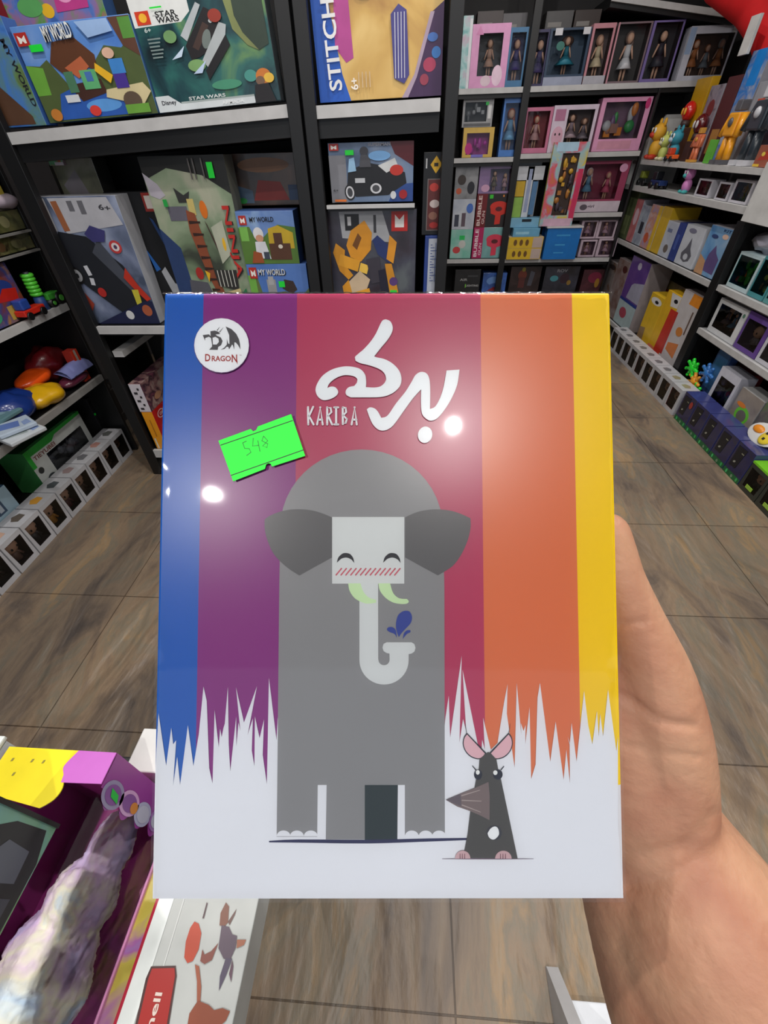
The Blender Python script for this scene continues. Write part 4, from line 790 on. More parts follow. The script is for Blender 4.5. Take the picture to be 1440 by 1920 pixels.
item(PY(2.06), (450, 494), (562, 494), (432, 397), .1, 'toy_box', 'blue MY WORLD box showing a white-headed figure, upper of two stacked by the middle post', 'toy box', mottle([(120, 150, 196), (96, 130, 190), (150, 180, 214)], 5, seed=16), (60, 90, 150),
     [('p', [(0, 0), (0, .7), (.2, .72), (.3, .4), (.5, .6), (.7, .75), (1, .7), (1, 0)], (84, 120, 50)), ('r', .02, .45, .16, .72, (120, 180, 80)), ('p', [(.5, .3), (.52, .68), (.7, .74), (.95, .6), (.95, .3)], (196, 164, 40)), ('r', .5, .08, .88, .4, (86, 54, 36)), ('r', .6, .4, .75, .6, (86, 54, 36)), ('e', .7, .34, .04, .04, (224, 216, 200)), ('e', .34, .58, .09, .13, (222, 222, 222)), ('e', .35, .5, .07, .07, (206, 150, 120)), ('p', [(.24, .12), (.26, .44), (.44, .44), (.5, .1)], (214, 216, 222)), ('p', [(.14, .02), (.2, .26), (.34, .22), (.36, .02)], (150, 76, 36)), ('r', .38, .1, .48, .24, (60, 66, 80)), ('t', 'MY WORLD', .44, .85, .42, .09, 0, (34, 34, 40))] + mlogo(.11, .84, .085, .75), z=zz1)
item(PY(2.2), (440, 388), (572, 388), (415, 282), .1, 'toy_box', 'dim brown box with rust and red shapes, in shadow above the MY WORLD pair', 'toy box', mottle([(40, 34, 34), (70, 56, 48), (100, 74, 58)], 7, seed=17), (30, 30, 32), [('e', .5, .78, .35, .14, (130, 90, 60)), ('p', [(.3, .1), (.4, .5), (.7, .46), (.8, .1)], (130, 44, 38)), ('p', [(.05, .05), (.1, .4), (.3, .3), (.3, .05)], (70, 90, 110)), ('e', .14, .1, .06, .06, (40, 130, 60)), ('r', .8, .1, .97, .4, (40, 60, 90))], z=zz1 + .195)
# lower compartment of the left bay
PC = (0, -1.43, (0, 1, 0), (1, 0, 0))
def side_box(x, y0, y1, z0, h, w, name, label, cat, front, side, pic_side, pic_front=()):
    """box whose long printed side faces +X; its narrow end faces the viewer"""
    M = frame(Vector((x, y0, z0)), (0, 1, 0), (1, 0, 0)); r = thing(name, label, cat, M); L_ = y1 - y0
    c = MB(); c.v = [(0,0,0),(L_,0,0),(L_,w,0),(0,w,0),(0,0,h),(L_,0,h),(L_,w,h),(0,w,h)]; c.mats = [side if not isinstance(side, tuple) else mat(side, .4), front if not isinstance(front, tuple) else mat(front, .4)]
    c.f = [[0,1,5,4],[0,3,2,1],[4,5,6,7],[1,2,6,5],[2,3,7,6],[3,0,4,7]]; c.m = [0,0,0,0,0,1]; c.sm = [False]*6; c.build('carton', r, bevel=.0015)
    paint(r, pic_side, L_, h)
    if pic_front:
        e = MB()
        for k, a, b, cc, d, col in pic_front: e.add([(-.0008, (1 - a) * w, b * h), (-.0008, (1 - cc) * w, b * h), (-.0008, (1 - cc) * w, d * h), (-.0008, (1 - a) * w, d * h)], [(0, 1, 2, 3)], mat(col, .4))
        e.build('printed_end', r)
    return r
side_box(-1.435, 2.02, 2.40, .172, .238, .062, 'game_box', 'red and orange game box standing on the lowest shelf of the near unit', 'game', (222, 146, 24), (190, 34, 32),
         [('e', .2, .82, .1, .1, (226, 190, 186)), ('e', .2, .82, .075, .075, (170, 30, 40)), ('e', .34, .82, .08, .08, (226, 190, 186)), ('t', 'OXO', .24, .82, .16, .07, 0, (236, 220, 216)), ('s', .3, .7, .4, .8, GRNS), ('t', '6', .3, .2, .08, .16, 0, (226, 180, 176))] + [('r', .18, .58 - .06 * q, .5, .61 - .06 * q, (216, 90, 84)) for q in range(4)],
         [('r', .45, .35, .55, .8, (170, 104, 16)), ('r', .15, .02, .3, .3, (206, 200, 180))])
side_box(-1.435, 2.02, 2.40, .412, .162, .066, 'game_box', 'pink patterned box with a white end, on top of the red and orange game box', 'game', (206, 200, 206), mottle([(120, 66, 84), (70, 50, 60), (150, 110, 110), (170, 150, 140)], 22, seed=19),
         [('r', .5, .5, .9, .95, (150, 140, 136)), ('e', .3, .3, .1, .12, (190, 140, 110))], [('r', .2 + .12 * (q % 2) * 3, .08 + .14 * q, .5 + .12 * (q % 2) * 2, .16 + .14 * q, (44, 40, 44)) for q in range(6)])

# ------------------------------------------------------------------ far back unit
C1 = PY(4.945)
PINK, LIL, TEAL = (206, 150, 184), (150, 130, 190), (60, 120, 140)
def dollbox(BL, BR, TL, label, front, back, hair, dress, n=1, win=(.1, .12, .9, .92), pl=C1, d=.10, z=None, name='doll_box', pic=(), group=None, wide=1.0, side=None, hf=.9):
    return item(pl, BL, BR, TL, d, name, label, 'doll box', front, side or front if isinstance(front, tuple) else (150, 120, 150), pic, win, z=z, fill=f_doll(hair, dress, n, wide=wide, hf=hf), back=back, group=group)
za = zC['a']
item(C1, (858, 163), (878, 163), (860, 30), .1, 'toy_box', 'narrow teal and white box at the left end of the top doll shelf', 'toy box', mottle([(110, 170, 170), (170, 200, 200), (190, 160, 180)], 14, seed=21), (200, 200, 204), [('r', .75, 0, .98, .96, (214, 216, 220))], z=za)
dollbox((878, 162), (946, 160), (880, 46), 'pink box with a cat-shaped dark window, left bay of the top doll shelf', (214, 150, 192), (30, 30, 36), (96, 70, 60), (190, 150, 130), win=(.2, .2, .82, .86), z=za, pic=[('e', .75, .2, .14, .17, (226, 196, 214)), ('e', .45, .12, .14, .09, (214, 190, 200)), ('p', [(.1, .84), (.2, .98), (.3, .84)], (206, 130, 176))])
dollbox((944, 160), (978, 158), (952, 52), 'blue box with a purple-dressed doll, next to the mid post on the top doll shelf', (60, 110, 150), (50, 60, 110), (80, 50, 80), (60, 50, 110), z=za)
dollbox((993, 157), (1016, 157), (995, 56), 'slim dark purple doll box just right of the mid post', (46, 40, 80), (40, 34, 70), (30, 26, 40), (60, 50, 96), z=za, win=(.12, .05, .9, .95))
dollbox((1017, 156), (1090, 155), (1018, 54), 'dark teal doll box with a white base and a long brown-haired mermaid doll', (40, 60, 84), (34, 60, 84), (70, 48, 40), (30, 110, 130), z=za, win=(.06, .2, .94, .96), wide=1.7, pic=[('r', 0, 0, 1, .16, (150, 156, 176)), ('r', .12, .88, .3, 1, (206, 206, 210)), ('r', .8, .88, .97, 1, (206, 206, 210)), ('e', .3, .7, .1, .08, (50, 110, 100))])
dollbox((1092, 154), (1132, 153), (1104, 28), 'slim box with pink edges and a blonde doll in cream, left of the white-shirt doll', (190, 130, 140), (70, 54, 54), (170, 130, 110), (196, 180, 150), z=za, pic=[('r', 0, 0, 1, .15, (170, 168, 176))])
dollbox((1136, 152), (1196, 152), (1148, 6), 'tall clear box with a large doll in a white shirt, on the top doll shelf', (120, 100, 106), (48, 44, 44), (110, 90, 84), (206, 206, 210), z=za, win=(.05, .04, .95, .97), pic=[('r', 0, 0, .04, 1, (200, 140, 150))])
dollbox((1198, 152), (1252, 153), (1218, 10), 'tall dark box with lilac edges and a black-haired doll, right of the white-shirt doll', (120, 104, 160), (36, 36, 42), (20, 20, 24), (40, 40, 52), z=za, win=(.08, .06, .94, .97))
dollbox((1268, 148), (1352, 146), (1278, 50), 'wide window box of orange and grey dolls, right end of the top doll shelf', (190, 190, 200), (84, 60, 50), [(170, 90, 40), (120, 70, 40), (150, 150, 150)], [(180, 110, 60), (130, 140, 150), (190, 120, 70)], n=3, z=za, win=(.14, .1, .96, .86), pic=[('r', .9, .86, .98, .97, (220, 220, 220)), ('r', 0, .5, .12, .98, (150, 170, 200))])
for k, (x0_, x1_, y_, c_) in enumerate([(885, 930, 22, (60, 52, 50)), (930, 972, 26, (84, 82, 84)), (1005, 1052, 22, (74, 72, 72)), (1055, 1100, 20, (54, 44, 40))]):
    lab = ['dark brown carton lying on top of the pink cat-window box', 'grey carton lying on the blue doll box', 'grey carton lying at the back above the slim purple doll box', 'brown carton lying at the back above the teal mermaid box'][k]
    item(PY(5.07), (x0_, 157), (x1_, 157), (x0_, y_), .16, 'storage_carton', lab.replace('lying on top of', 'standing behind').replace('lying on', 'standing behind').replace('lying at the back above', 'standing at the back behind'), 'carton', c_, c_, [('r', .1, .8, .6, .86, (120, 116, 112))], z=za)
zb1, zb2 = zC['b1'], zC['b2']
st_a = item(C1, (866, 291), (922, 291), (868, 240), .1, 'toy_box', 'yellow-edged box with a magenta monster face toy, on the left doll bay', 'toy box', (206, 170, 80), (190, 180, 190), [('e', .2, .3, .12, .2, (180, 40, 120)), ('r', .3, 0, .7, .1, (120, 110, 190))], (.12, .1, .86, .82), fill=f_balls([(196, 50, 176), (170, 40, 150)], 5, 3), back=(170, 50, 150), z=zb1)
item(C1, (866, 234), (922, 232), (867, 184), .1, 'toy_box', 'silver-framed box with goggles, lying on the magenta monster toy box', 'toy box', (150, 150, 152), (130, 130, 134), [('r', .84, .3, .94, .8, (206, 206, 206)), ('s', .74, .78, .84, .9, (40, 190, 80)), ('r', .05, .03, .95, .14, (90, 90, 92))], (.07, .2, .8, .9), fill=f_balls([(170, 172, 176), (120, 122, 126)], 6, 8), back=(50, 52, 56), z=zb1 + st_a[2] + .002)
dollbox((934, 290), (968, 288), (944, 178), 'tall narrow sky-blue doll box left of the mid post on the second doll shelf', (70, 120, 190), (60, 100, 160), (150, 70, 50), (110, 160, 200), z=zb1)
dollbox((974, 287), (1024, 286), (985, 202), 'pink box with a red-haired doll at the left of the second doll shelf', (190, 110, 140), (120, 34, 44), (170, 40, 34), (206, 160, 160), z=zb2)
dollbox((1025, 286), (1104, 285), (1035, 198), 'white and pink cat-face box with two brown-haired dolls, middle of the second doll shelf', (206, 190, 206), (70, 56, 56), [(70, 46, 40), (96, 66, 54)], [(150, 130, 140), (110, 100, 110)], n=2, win=(.34, .15, .93, .9), wide=1.5, z=zb2, pic=[('e', .17, .35, .13, .22, (206, 160, 180)), ('e', .12, .4, .02, .03, (60, 40, 50)), ('e', .22, .4, .02, .03, (60, 40, 50)), ('r', .05, .68, .28, .92, (170, 110, 140))])
item(C1, (1108, 285), (1196, 284), (1120, 184), .12, 'toy_box', 'pink-framed playset box with green and orange pieces, right part of the second doll shelf', 'toy box', (214, 150, 184), (200, 140, 170), [('e', .93, .88, .05, .1, (190, 50, 110)), ('r', .1, .04, .8, .2, (200, 140, 160))], (.09, .24, .9, .92), fill=f_balls([(60, 150, 80), (220, 130, 40), (190, 190, 196), (150, 110, 100), (120, 90, 130)], 12, 5), back=(110, 80, 104), z=zb2)
# left bay, tall stack under the magenta monster toy
zd = zC['d']
def stack(px0, px1, pl, z0, entries, **kw):
    """entries bottom to top: (top_px_y, ...)"""
    z = z0
    for (yt, d, name, label, cat, front, side, pic, win, fill, back) in entries:
        r, w, h = item(pl, (px0, 480), (px1, 480), (px0, yt), d, name, label, cat, front, side, pic, win, z=z, fill=fill, back=back, hgt=max(.05, at(px0, yt, pl[0], pl[1]).z - z), **kw); z += h + .001
stack(843, 882, C1, zd, [
 (431, .1, 'toy_box', 'mint green toy box with a red toy, bottom left of the back unit', 'toy box', mottle([(120, 190, 170), (160, 200, 190)], 9, seed=31), (140, 190, 180), [('s', .4, .65, .65, .8, (40, 190, 90)), ('e', .3, .3, .18, .12, (200, 70, 70)), ('e', .55, .5, .16, .14, (206, 206, 200))], None, None, None),
 (374, .1, 'toy_box', 'white toy box with blue pieces, on the mint green box', 'toy box', mottle([(170, 176, 190), (200, 204, 210)], 9, seed=32), (180, 180, 190), [('r', .1, .1, .3, .5, (60, 64, 80)), ('r', .42, .1, .6, .55, (96, 80, 90)), ('e', .76, .7, .15, .16, (70, 110, 190))], None, None, None),
 (302, .1, 'toy_box', 'grey toy box with dark figures, topmost of the stack left of the bubble gun boxes', 'toy box', mottle([(110, 110, 112), (150, 150, 152)], 9, seed=33), (120, 120, 124), [('e', .3, .6, .18, .16, (60, 50, 46)), ('e', .2, .25, .12, .1, (190, 90, 60)), ('e', .72, .35, .16, .2, (40, 40, 48))], None, None, None)])
gun = lambda c: [('e', .66, .62, .26, .16, c), ('p', [(.42, .55), (.92, .6), (.9, .42), (.74, .36), (.74, .1), (.58, .08), (.58, .36), (.44, .42)], c), ('e', .66, .55, .1, .07, (90, 30, 34))]
stack(884, 944, C1, zd, [
 (427, .1, 'toy_box', 'pink and teal BUBBLE GUN box, lower of the two', 'toy box', mottle([(110, 160, 160), (130, 180, 178)], 9, seed=34), (180, 60, 110), [('r', 0, 0, .3, 1, (176, 30, 90)), ('t', 'BUBBLE', .1, .5, .9, .1, 90, (240, 220, 226)), ('t', 'GUN', .23, .3, .4, .08, 90, (230, 200, 210))] + gun((214, 60, 84)), None, None, None),
 (364, .1, 'toy_box', 'dark red BUBBLE GUN box, upper of the two', 'toy box', (40, 34, 34), (130, 30, 30), [('r', 0, 0, .3, 1, (110, 24, 28)), ('t', 'BUBBLE', .1, .5, .9, .1, 90, (230, 206, 200)), ('t', 'GUN', .23, .3, .4, .08, 90, (220, 190, 186))] + gun((206, 50, 36)) + [('s', .36, .86, .46, .97, (60, 200, 50)), ('r', .74, .9, .78, .96, (230, 140, 60)), ('r', .88, .9, .92, .96, (160, 160, 160))], None, None, None),
 (299, .1, 'doll_box', 'lilac doll box resting on the upper bubble gun box', 'doll box', mottle([(120, 96, 140), (150, 120, 160)], 8, seed=35), (130, 110, 150), [('e', .2, .2, .12, .14, (206, 160, 190))], (.3, .08, .9, .9), f_doll([(90, 66, 50), (196, 150, 110)], [(110, 100, 80), (190, 150, 160)], 2), (110, 90, 130))])
# items at the middle right of the far unit
item(PY(5.03), (967, 345), (1010, 345), (968, 298), .04, 'picture_card', 'pale box with a dark-haired girl face, right of the lilac doll box', 'toy box', (170, 172, 176), (150, 150, 152), [('e', .55, .82, .34, .13, (60, 40, 36)), ('e', .55, .80, .2, .10, (196, 150, 130))], z=zd, hgt=at(968, 298, 1, 5.03).z - zd)
yb = []
za2 = zd
for k, (y0_, l) in enumerate([(463, 'yellow puzzle box with small dark pictures, lower of the pair at the shelf edge'), (438, 'yellow puzzle box with small dark pictures, upper of the pair at the shelf edge')]):
    r, w, h = item(PY(4.86), (947, 487), (1012, 486), (947, y0_ if k else 464), .16, 'puzzle_box', l, 'puzzle box', (214, 176, 40), (206, 190, 170), [('e', .2 + .17 * q, .5, .05, .28, (110, 76, 30)) for q in range(3)] + [('r', .7, .05, .98, .95, (190, 170, 160))], z=za2 + (0 if k == 0 else yb[0] + .001), hgt=.095); yb.append(h)
zy = za2 + sum(yb) + .002
item(PY(4.86), (962, 438), (1012, 436), (962, 410), .16, 'toy_box', 'small sky-blue box lying on the yellow puzzle boxes', 'toy box', (104, 164, 196), (110, 170, 200), [('r', .1, .3, .6, .6, (150, 200, 220))], z=zy, hgt=.07)
item(PY(4.90), (955, 410), (1018, 408), (955, 392), .14, 'toy_box', 'flat light blue carton with an open slot, just under the white T-shaped package', 'toy box', (120, 172, 200), (110, 160, 190), [('r', .35, .6, .65, .9, (20, 30, 40))], z=zy + .071, hgt=.075)
def tpack():
    M = frame(at(960, 396, 1, 4.95), (1, 0, 0), (0, -1, 0)); M.translation.z = zy + .148; r = thing('hanging_pack', 'white T-shaped package with yellow and blue panels, leaning left of the tall yellow window box', 'toy pack', M)
    b = MB(); b.box((.09, 0, 0), (.15, .03, .38), mat((196, 200, 206), .4)); b.box((0, 0, .28), (.24, .03, .38), mat((196, 198, 204), .4)); b.build('header_card', r, bevel=.002)
    b = MB(); b.box((0, .005, .16), (.085, .028, .275), mat((196, 160, 40), .4)); b.box((0, .005, 0), (.085, .028, .155), mat((140, 180, 80), .4)); b.box((.155, .005, .02), (.2, .028, .27), mat((80, 120, 160), .4)); b.build('blister', r)
    b = MB(); b.box((.105, -.001, .04), (.135, 0, .36), mat((150, 160, 190), .4)); b.build('printed_picture', r)
tpack()
def bluebox():
    r, w, h = item(PY(4.84), (1017, 482), (1079, 480), (1017, 432), .2, 'toy_box', 'bright blue carton with an open white top, at the far shelf edge', 'toy box', (20, 110, 186), (18, 96, 170), [('r', .3, .75, .7, .8, (60, 150, 210)), ('r', .3, .45, .6, .5, (60, 150, 210)), ('r', .3, .2, .6, .24, (60, 150, 210))], z=zd, hgt=.26)
    b = MB(); b.box((-.01, -.01, h), (w + .01, .2, h + .012), mat((206, 204, 204), .5)); b.build('open_lid', r, bevel=.002)
    return zd + h + .014
zt = bluebox()
item(PY(4.86), (1010, 428), (1071, 424), (1012, 268), .032, 'toy_box', 'tall yellow and pink window box packed with small pieces, standing on the blue carton', 'toy box', mottle([(214, 190, 70), (150, 190, 200), (214, 90, 110), (206, 120, 60)], 9, seed=41), (206, 190, 90), [('r', .84, .1, .99, .7, (200, 50, 90)), ('r', .1, .0, .95, .1, (206, 170, 190)), ('r', .1, .9, .7, 1, (170, 200, 220))], (.3, .14, .78, .88), fill=f_balls([(196, 150, 50), (90, 70, 60), (170, 110, 50), (70, 60, 70)], 22, 9), back=(84, 60, 50), z=zt)
item(C1, (1070, 397), (1158, 395), (1080, 300), .12, 'toy_box', 'dark pink vanity playset box with two dolls and a white base strip', 'toy box', (150, 60, 90), (170, 90, 120), [('r', 0, 0, 1, .22, (200, 186, 196)), ('e', .25, .1, .08, .06, (90, 80, 90)), ('t', 'girl', .4, .11, .14, .08, 0, (80, 60, 80)), ('e', .88, .86, .08, .08, (206, 150, 180))], (.06, .26, .86, .94), fill=f_doll([(206, 190, 196), (190, 100, 110)], [(96, 140, 170), (190, 80, 110)], 2), back=(120, 30, 60), z=zC['c'])
for k, (x0_, x1_, yb_, yt_, lab) in enumerate([(1082, 1112, 484, 450, 'grey-pink doll box, lower left of the four beside the blue carton'), (1114, 1148, 486, 448, 'grey-pink doll box, lower right of the four beside the blue carton'), (1084, 1114, 450, 412, 'grey-pink doll box, upper left of the four beside the blue carton'), (1116, 1150, 446, 410, 'grey-pink doll box, upper right of the four beside the blue carton')]):
    dollbox((x0_, yb_), (x1_, yb_), (x0_, yt_), lab, (190, 170, 182), (120, 90, 104), (110, 70, 70), (190, 150, 170), z=zd + (.155 if k > 1 else 0), win=(.14, .1, .9, .9), wide=1.4, group='small doll boxes beside the blue carton', hf=.95)
# bottom dark row
ze = zC['e']
for k, (x0_, x1_, yt_, fc, lab, pc) in enumerate([
 (850, 896, 506, (26, 26, 28), 'black box with grey lettering at the bottom left of the far unit', [('t', 'AIR', .35, .75, .3, .06, 0, (170, 170, 170)), ('r', .5, .82, .9, .86, (70, 70, 72)), ('t', 'LIGHTING', .7, .6, .5, .05, 0, (190, 190, 190)), ('r', .42, .55, .46, .64, (120, 200, 60))]),
 (901, 944, 512, (56, 96, 170), 'blue box with a white sunburst arc, bottom row of the far unit', [('e', .5, .78, .34, .12, (110, 150, 210)), ('e', .55, .62, .3, .1, (60, 90, 160)), ('p', [(.2, .5), (.5, .62), (.7, .5)], (150, 40, 44))]),
 (950, 1005, 500, (48, 34, 34), 'dark red-brown box with a standing figure, bottom row of the far unit', [('e', .4, .8, .14, .12, (110, 50, 36)), ('r', .3, .5, .5, .75, (90, 44, 40)), ('e', .42, .93, .06, .05, (130, 120, 40)), ('p', [(.6, .55), (.66, .9), (.8, .86), (.74, .55)], (80, 80, 90))]),
 (1012, 1074, 500, (52, 52, 62), 'grey-blue box with a pale title and teal mark, bottom row of the far unit', [('t', 'ROV', .5, .9, .3, .07, 0, (150, 150, 156)), ('e', .3, .72, .12, .07, (80, 150, 160)), ('e', .6, .72, .14, .12, (60, 40, 50)), ('e', .75, .62, .06, .06, (140, 110, 50))]),
 (1082, 1128, 506, (70, 34, 40), 'dark crimson box at the right of the bottom row of the far unit', [('e', .55, .8, .3, .14, (120, 36, 60)), ('e', .7, .66, .1, .12, (150, 110, 40))])]):
    item(PY(4.98), (x0_, 560), (x1_, 560), (x0_, yt_), .2, 'toy_box', lab, 'toy box', mottle([tuple(int(v * .75) for v in fc), fc, tuple(min(255, int(v * 1.3)) for v in fc)], 8, seed=50 + k), tuple(int(v * .8) for v in fc), pc, z=ze, hgt=at(x0_, yt_, 1, 4.98).z - ze)

# ------------------------------------------------------------------ right rack, far bay
R1 = PR(XR + .03)
zc = zR['c']
books = [((1152,444),(1172,452),(1190,358),'olive green book at the far end of the middle right shelf',(86,96,66),[('r',.2,.1,.8,.5,(120,130,90))],None),
 ((1170,448),(1183,456),(1196,372),'red and pink patterned box next to the olive book',mottle([(176,80,90),(200,130,130)],14,seed=61),[('e',.5,.6,.3,.2,(210,180,190))],None),
 ((1183,455),(1197,462),(1206,384),'slim white and blue box between the pink box and the yellow-spined box',mottle([(180,190,200),(120,130,150)],14,seed=62),[('r',.4,.3,.8,.6,(40,44,54))],None),
 ((1198,463),(1216,472),(1232,384),'white-fronted toy box with a yellow right edge, middle right shelf',mottle([(190,180,196),(200,140,110),(150,140,190)],12,seed=63),[('r',.72,0,1,1,(220,180,40)),('e',.35,.25,.2,.12,(200,90,50))],None),
 ((1216,474),(1230,482),(1246,386),'plain mustard-yellow box spine, middle right shelf',(206,168,36),[],None),
 ((1230,482),(1248,492),(1252,412),'white box picturing a small dog-like toy, left of the navy-edged box',mottle([(176,182,196),(200,206,214)],8,seed=64),[('e',.55,.25,.2,.12,(110,100,90)),('r',.2,.7,.6,.8,(110,120,150))],None),
 ((1248,492),(1258,497),(1274,416),'navy blue box spine between two white boxes',(46,62,130),[('r',.3,.3,.7,.7,(70,90,160))],None),
 ((1260,498),(1291,513),(1287,418),'white box picturing a grey droplet shape, middle right shelf',(196,200,208),[('p',[(.5,.72),(.62,.45),(.78,.3),(.72,.16),(.5,.1),(.28,.16),(.22,.3),(.38,.45)],(96,96,104)),('e',.5,.24,.12,.08,(196,200,208)),('e',.4,.87,.2,.06,(120,120,140))],None),
 ((1299,511),(1338,530),(1333,420),'blue box picturing a purple fairy-tale house, right end of the far middle shelf',mottle([(70,130,190),(110,160,206),(150,180,210)],6,seed=65),[('p',[(.3,.1),(.34,.45),(.5,.65),(.62,.5),(.8,.4),(.8,.08)],(96,80,130)),('p',[(0,0),(0,.4),(.3,.3),(.4,0)],(196,150,110)),('e',.7,.84,.12,.05,(226,190,170)),('t','KIT',.7,.95,.3,.05,0,(30,60,110)),('e',.3,.8,.14,.04,(50,70,120))],None)]
for BL_, BR_, TL_, lab, fr_, pc, g_ in books:
    item(R1, BL_, BR_, TL_, .22, 'toy_box', lab, 'toy box', fr_, fr_ if isinstance(fr_, tuple) else (170, 170, 180), pc, z=zc)
# below: tall boxes standing on the base shelf
zbse = zR['base']
low = [((1142,486),(1161,488),'grey patterned tall box at the far end of the lower right bay',mottle([(96,90,88),(140,132,130),(110,80,60)],9,seed=71),[('e',.6,.9,.3,.05,(60,50,50))]),
 ((1162,482),(1186,486),'tall brown and white box, lower right bay, next to the purple box',mottle([(120,90,80),(160,150,150)],9,seed=72),[('e',.7,.86,.2,.06,(80,40,36))]),
 ((1188,478),(1222,496),'purple and white box with a star cut, lower right bay',mottle([(90,60,140),(110,76,150)],8,seed=73),[('p',[(.4,.62),(.5,.66),(1,.72),(1,.42),(.3,.42)],(170,170,190)),('e',.5,.9,.1,.05,(196,190,210)),('r',0,0,1,.38,(176,196,200)),('r',0,.36,1,.40,(40,60,140)),('e',.4,.2,.2,.08,(176,70,90))]),
 ((1224,547),(1249,557),'tall yellow box with one googly eye, beside the purple and white box',(222,180,40),[('e',.5,.88,.40,.07,(226,224,220)),('e',.55,.87,.14,.03,(24,24,26)),('p',[(0,0),(0,.3),(.4,.34),(.5,0)],(150,120,84))]),
 ((1251,541),(1277,562),'yellow and white googly-eyed box with a red stripe, lower right bay',(224,176,36),[('p',[(.3,.99),(1,.99),(1,.82),(.5,.8)],(214,212,210)),('e',.75,.9,.14,.03,(24,24,26)),('p',[(.5,0),(.62,.78),(1,.78),(1,0)],(196,50,36)),('p',[(0,0),(0,.12),(.5,.12),(.5,0)],(216,120,90))]),
 ((1279,538),(1327,556),'tall white box with orange printing and side lettering, near end of the lower far bay',mottle([(196,190,190),(206,202,204)],8,seed=75),[('p',[(.4,.86),(1,.86),(1,1),(.45,1)],(226,140,40)),('p',[(.2,.3),(.7,.36),(.7,.15),(.2,.2)],(206,120,60)),('r',0,.1,.12,.7,(186,50,44)),('r',.7,.5,.76,.8,(110,90,80)),('e',.5,.5,.16,.06,(206,130,60))])]
for TL_, TR_, lab, fr_, pc in low:
    item_top(R1, TL_, TR_, zbse, .2, 'toy_box', lab, 'toy box', fr_, fr_ if isinstance(fr_, tuple) else (150, 140, 140), pc)
item_top(PR(XR + .25), (1232,512),(1290,538), zbse, .10, 'toy_box', 'olive and kraft box at the back of the lower far bay, above the yellow boxes', 'toy box', mottle([(110,104,60),(140,128,84),(120,96,60)],9,seed=74), (120,110,80), [('p',[(.0,.84),(1,.84),(1,.78),(.0,.78)],(150,40,30))])
# near bay boxes
R2 = PR(XR + .03); z2a, z2b = zR['r2a'], zR['r2b']
r2 = [((1360,536),(1396,554),(1388,470),'clear-fronted box with a bright green and orange dinosaur, near right shelf',(180,200,204),(20,90,96),[(60,180,60),(220,130,40),(200,90,40)],z2a,7),
 ((1398,556),(1424,570),(1432,478),'teal window box with dark dinosaur toys, near right shelf',(70,140,146),(20,70,76),[(60,110,90),(90,90,70),(150,180,90)],z2a,8),
 ((1426,572),(1470,600),(1462,488),'teal and grey window box at the right frame edge, near right shelf',(90,150,150),(30,60,66),[(110,120,120),(70,90,80)],z2a,9)]
for BL_, BR_, TL_, lab, fr_, bk_, cl, z_, sd in r2:
    item(R2, BL_, BR_, TL_, .11, 'toy_box', lab, 'toy box', fr_, fr_, [], (.06, .12, .94, .92), fill=f_balls(cl, 9, sd), back=tuple(min(255, int(v * 1.5)) for v in bk_), z=z_)
def silverbag():
    c = at(1415, 455, 0, XR + .1); r = MB(); R = random.Random(3)
    r.ell((0, 0, .05), (.09, .17, .05), mat((190, 190, 204), .25, .5), 20, 10)
    for v_ in range(len(r.v)):
        x, y, z = r.v[v_]; k = .018 * mnoise.noise(Vector((x * 22, y * 22, z * 30))); r.v[v_] = (x + k, y + k, z + k * 1.2)
    o = r.build('foil_pack'); o.location = (XR + .13, at(1415, 470, 0, XR + .1).y - .10, at(1400, 472, 0, XR + .03).z + .0)
    tag(o, 'crumpled silver-lilac foil pack lying on the teal dinosaur boxes', 'toy pack')
silverbag()
item(R2, (1325, 618), (1372, 648), (1347, 554), .14, 'toy_box', 'white-framed window box of coloured figures, left end of the lower near right shelf', 'toy box', (204, 206, 208), (190, 190, 194), [('e', .92, .82, .04, .06, (90, 130, 110))], (.1, .16, .84, .86), fill=f_doll([(190, 130, 40), (60, 110, 150), (190, 90, 40)], [(120, 110, 130), (60, 120, 160), (200, 120, 50)], 3, wide=1.3), back=(50, 60, 70), z=z2b)
item(R2, (1374, 648), (1412, 676), (1404, 580), .14, 'toy_box', 'purple box with a large grey creature figure, lower near right shelf', 'toy box', (96, 66, 140), (96, 66, 140), [('r', .6, .82, .98, .94, (110, 80, 160))], (.08, .12, .86, .82), fill=f_chibi((110, 106, 116), (120, 116, 124)), back=(100, 90, 120), z=z2b)
item(R2, (1414, 676), (1455, 712), (1440, 620), .14, 'toy_box', 'pale box with an orange rounded figure at the right frame edge, lower near right shelf', 'toy box', (196, 196, 204), (170, 170, 180), [], (.1, .14, .88, .86), fill=f_chibi((190, 110, 70), (190, 120, 80)), back=(150, 150, 160), z=z2b)

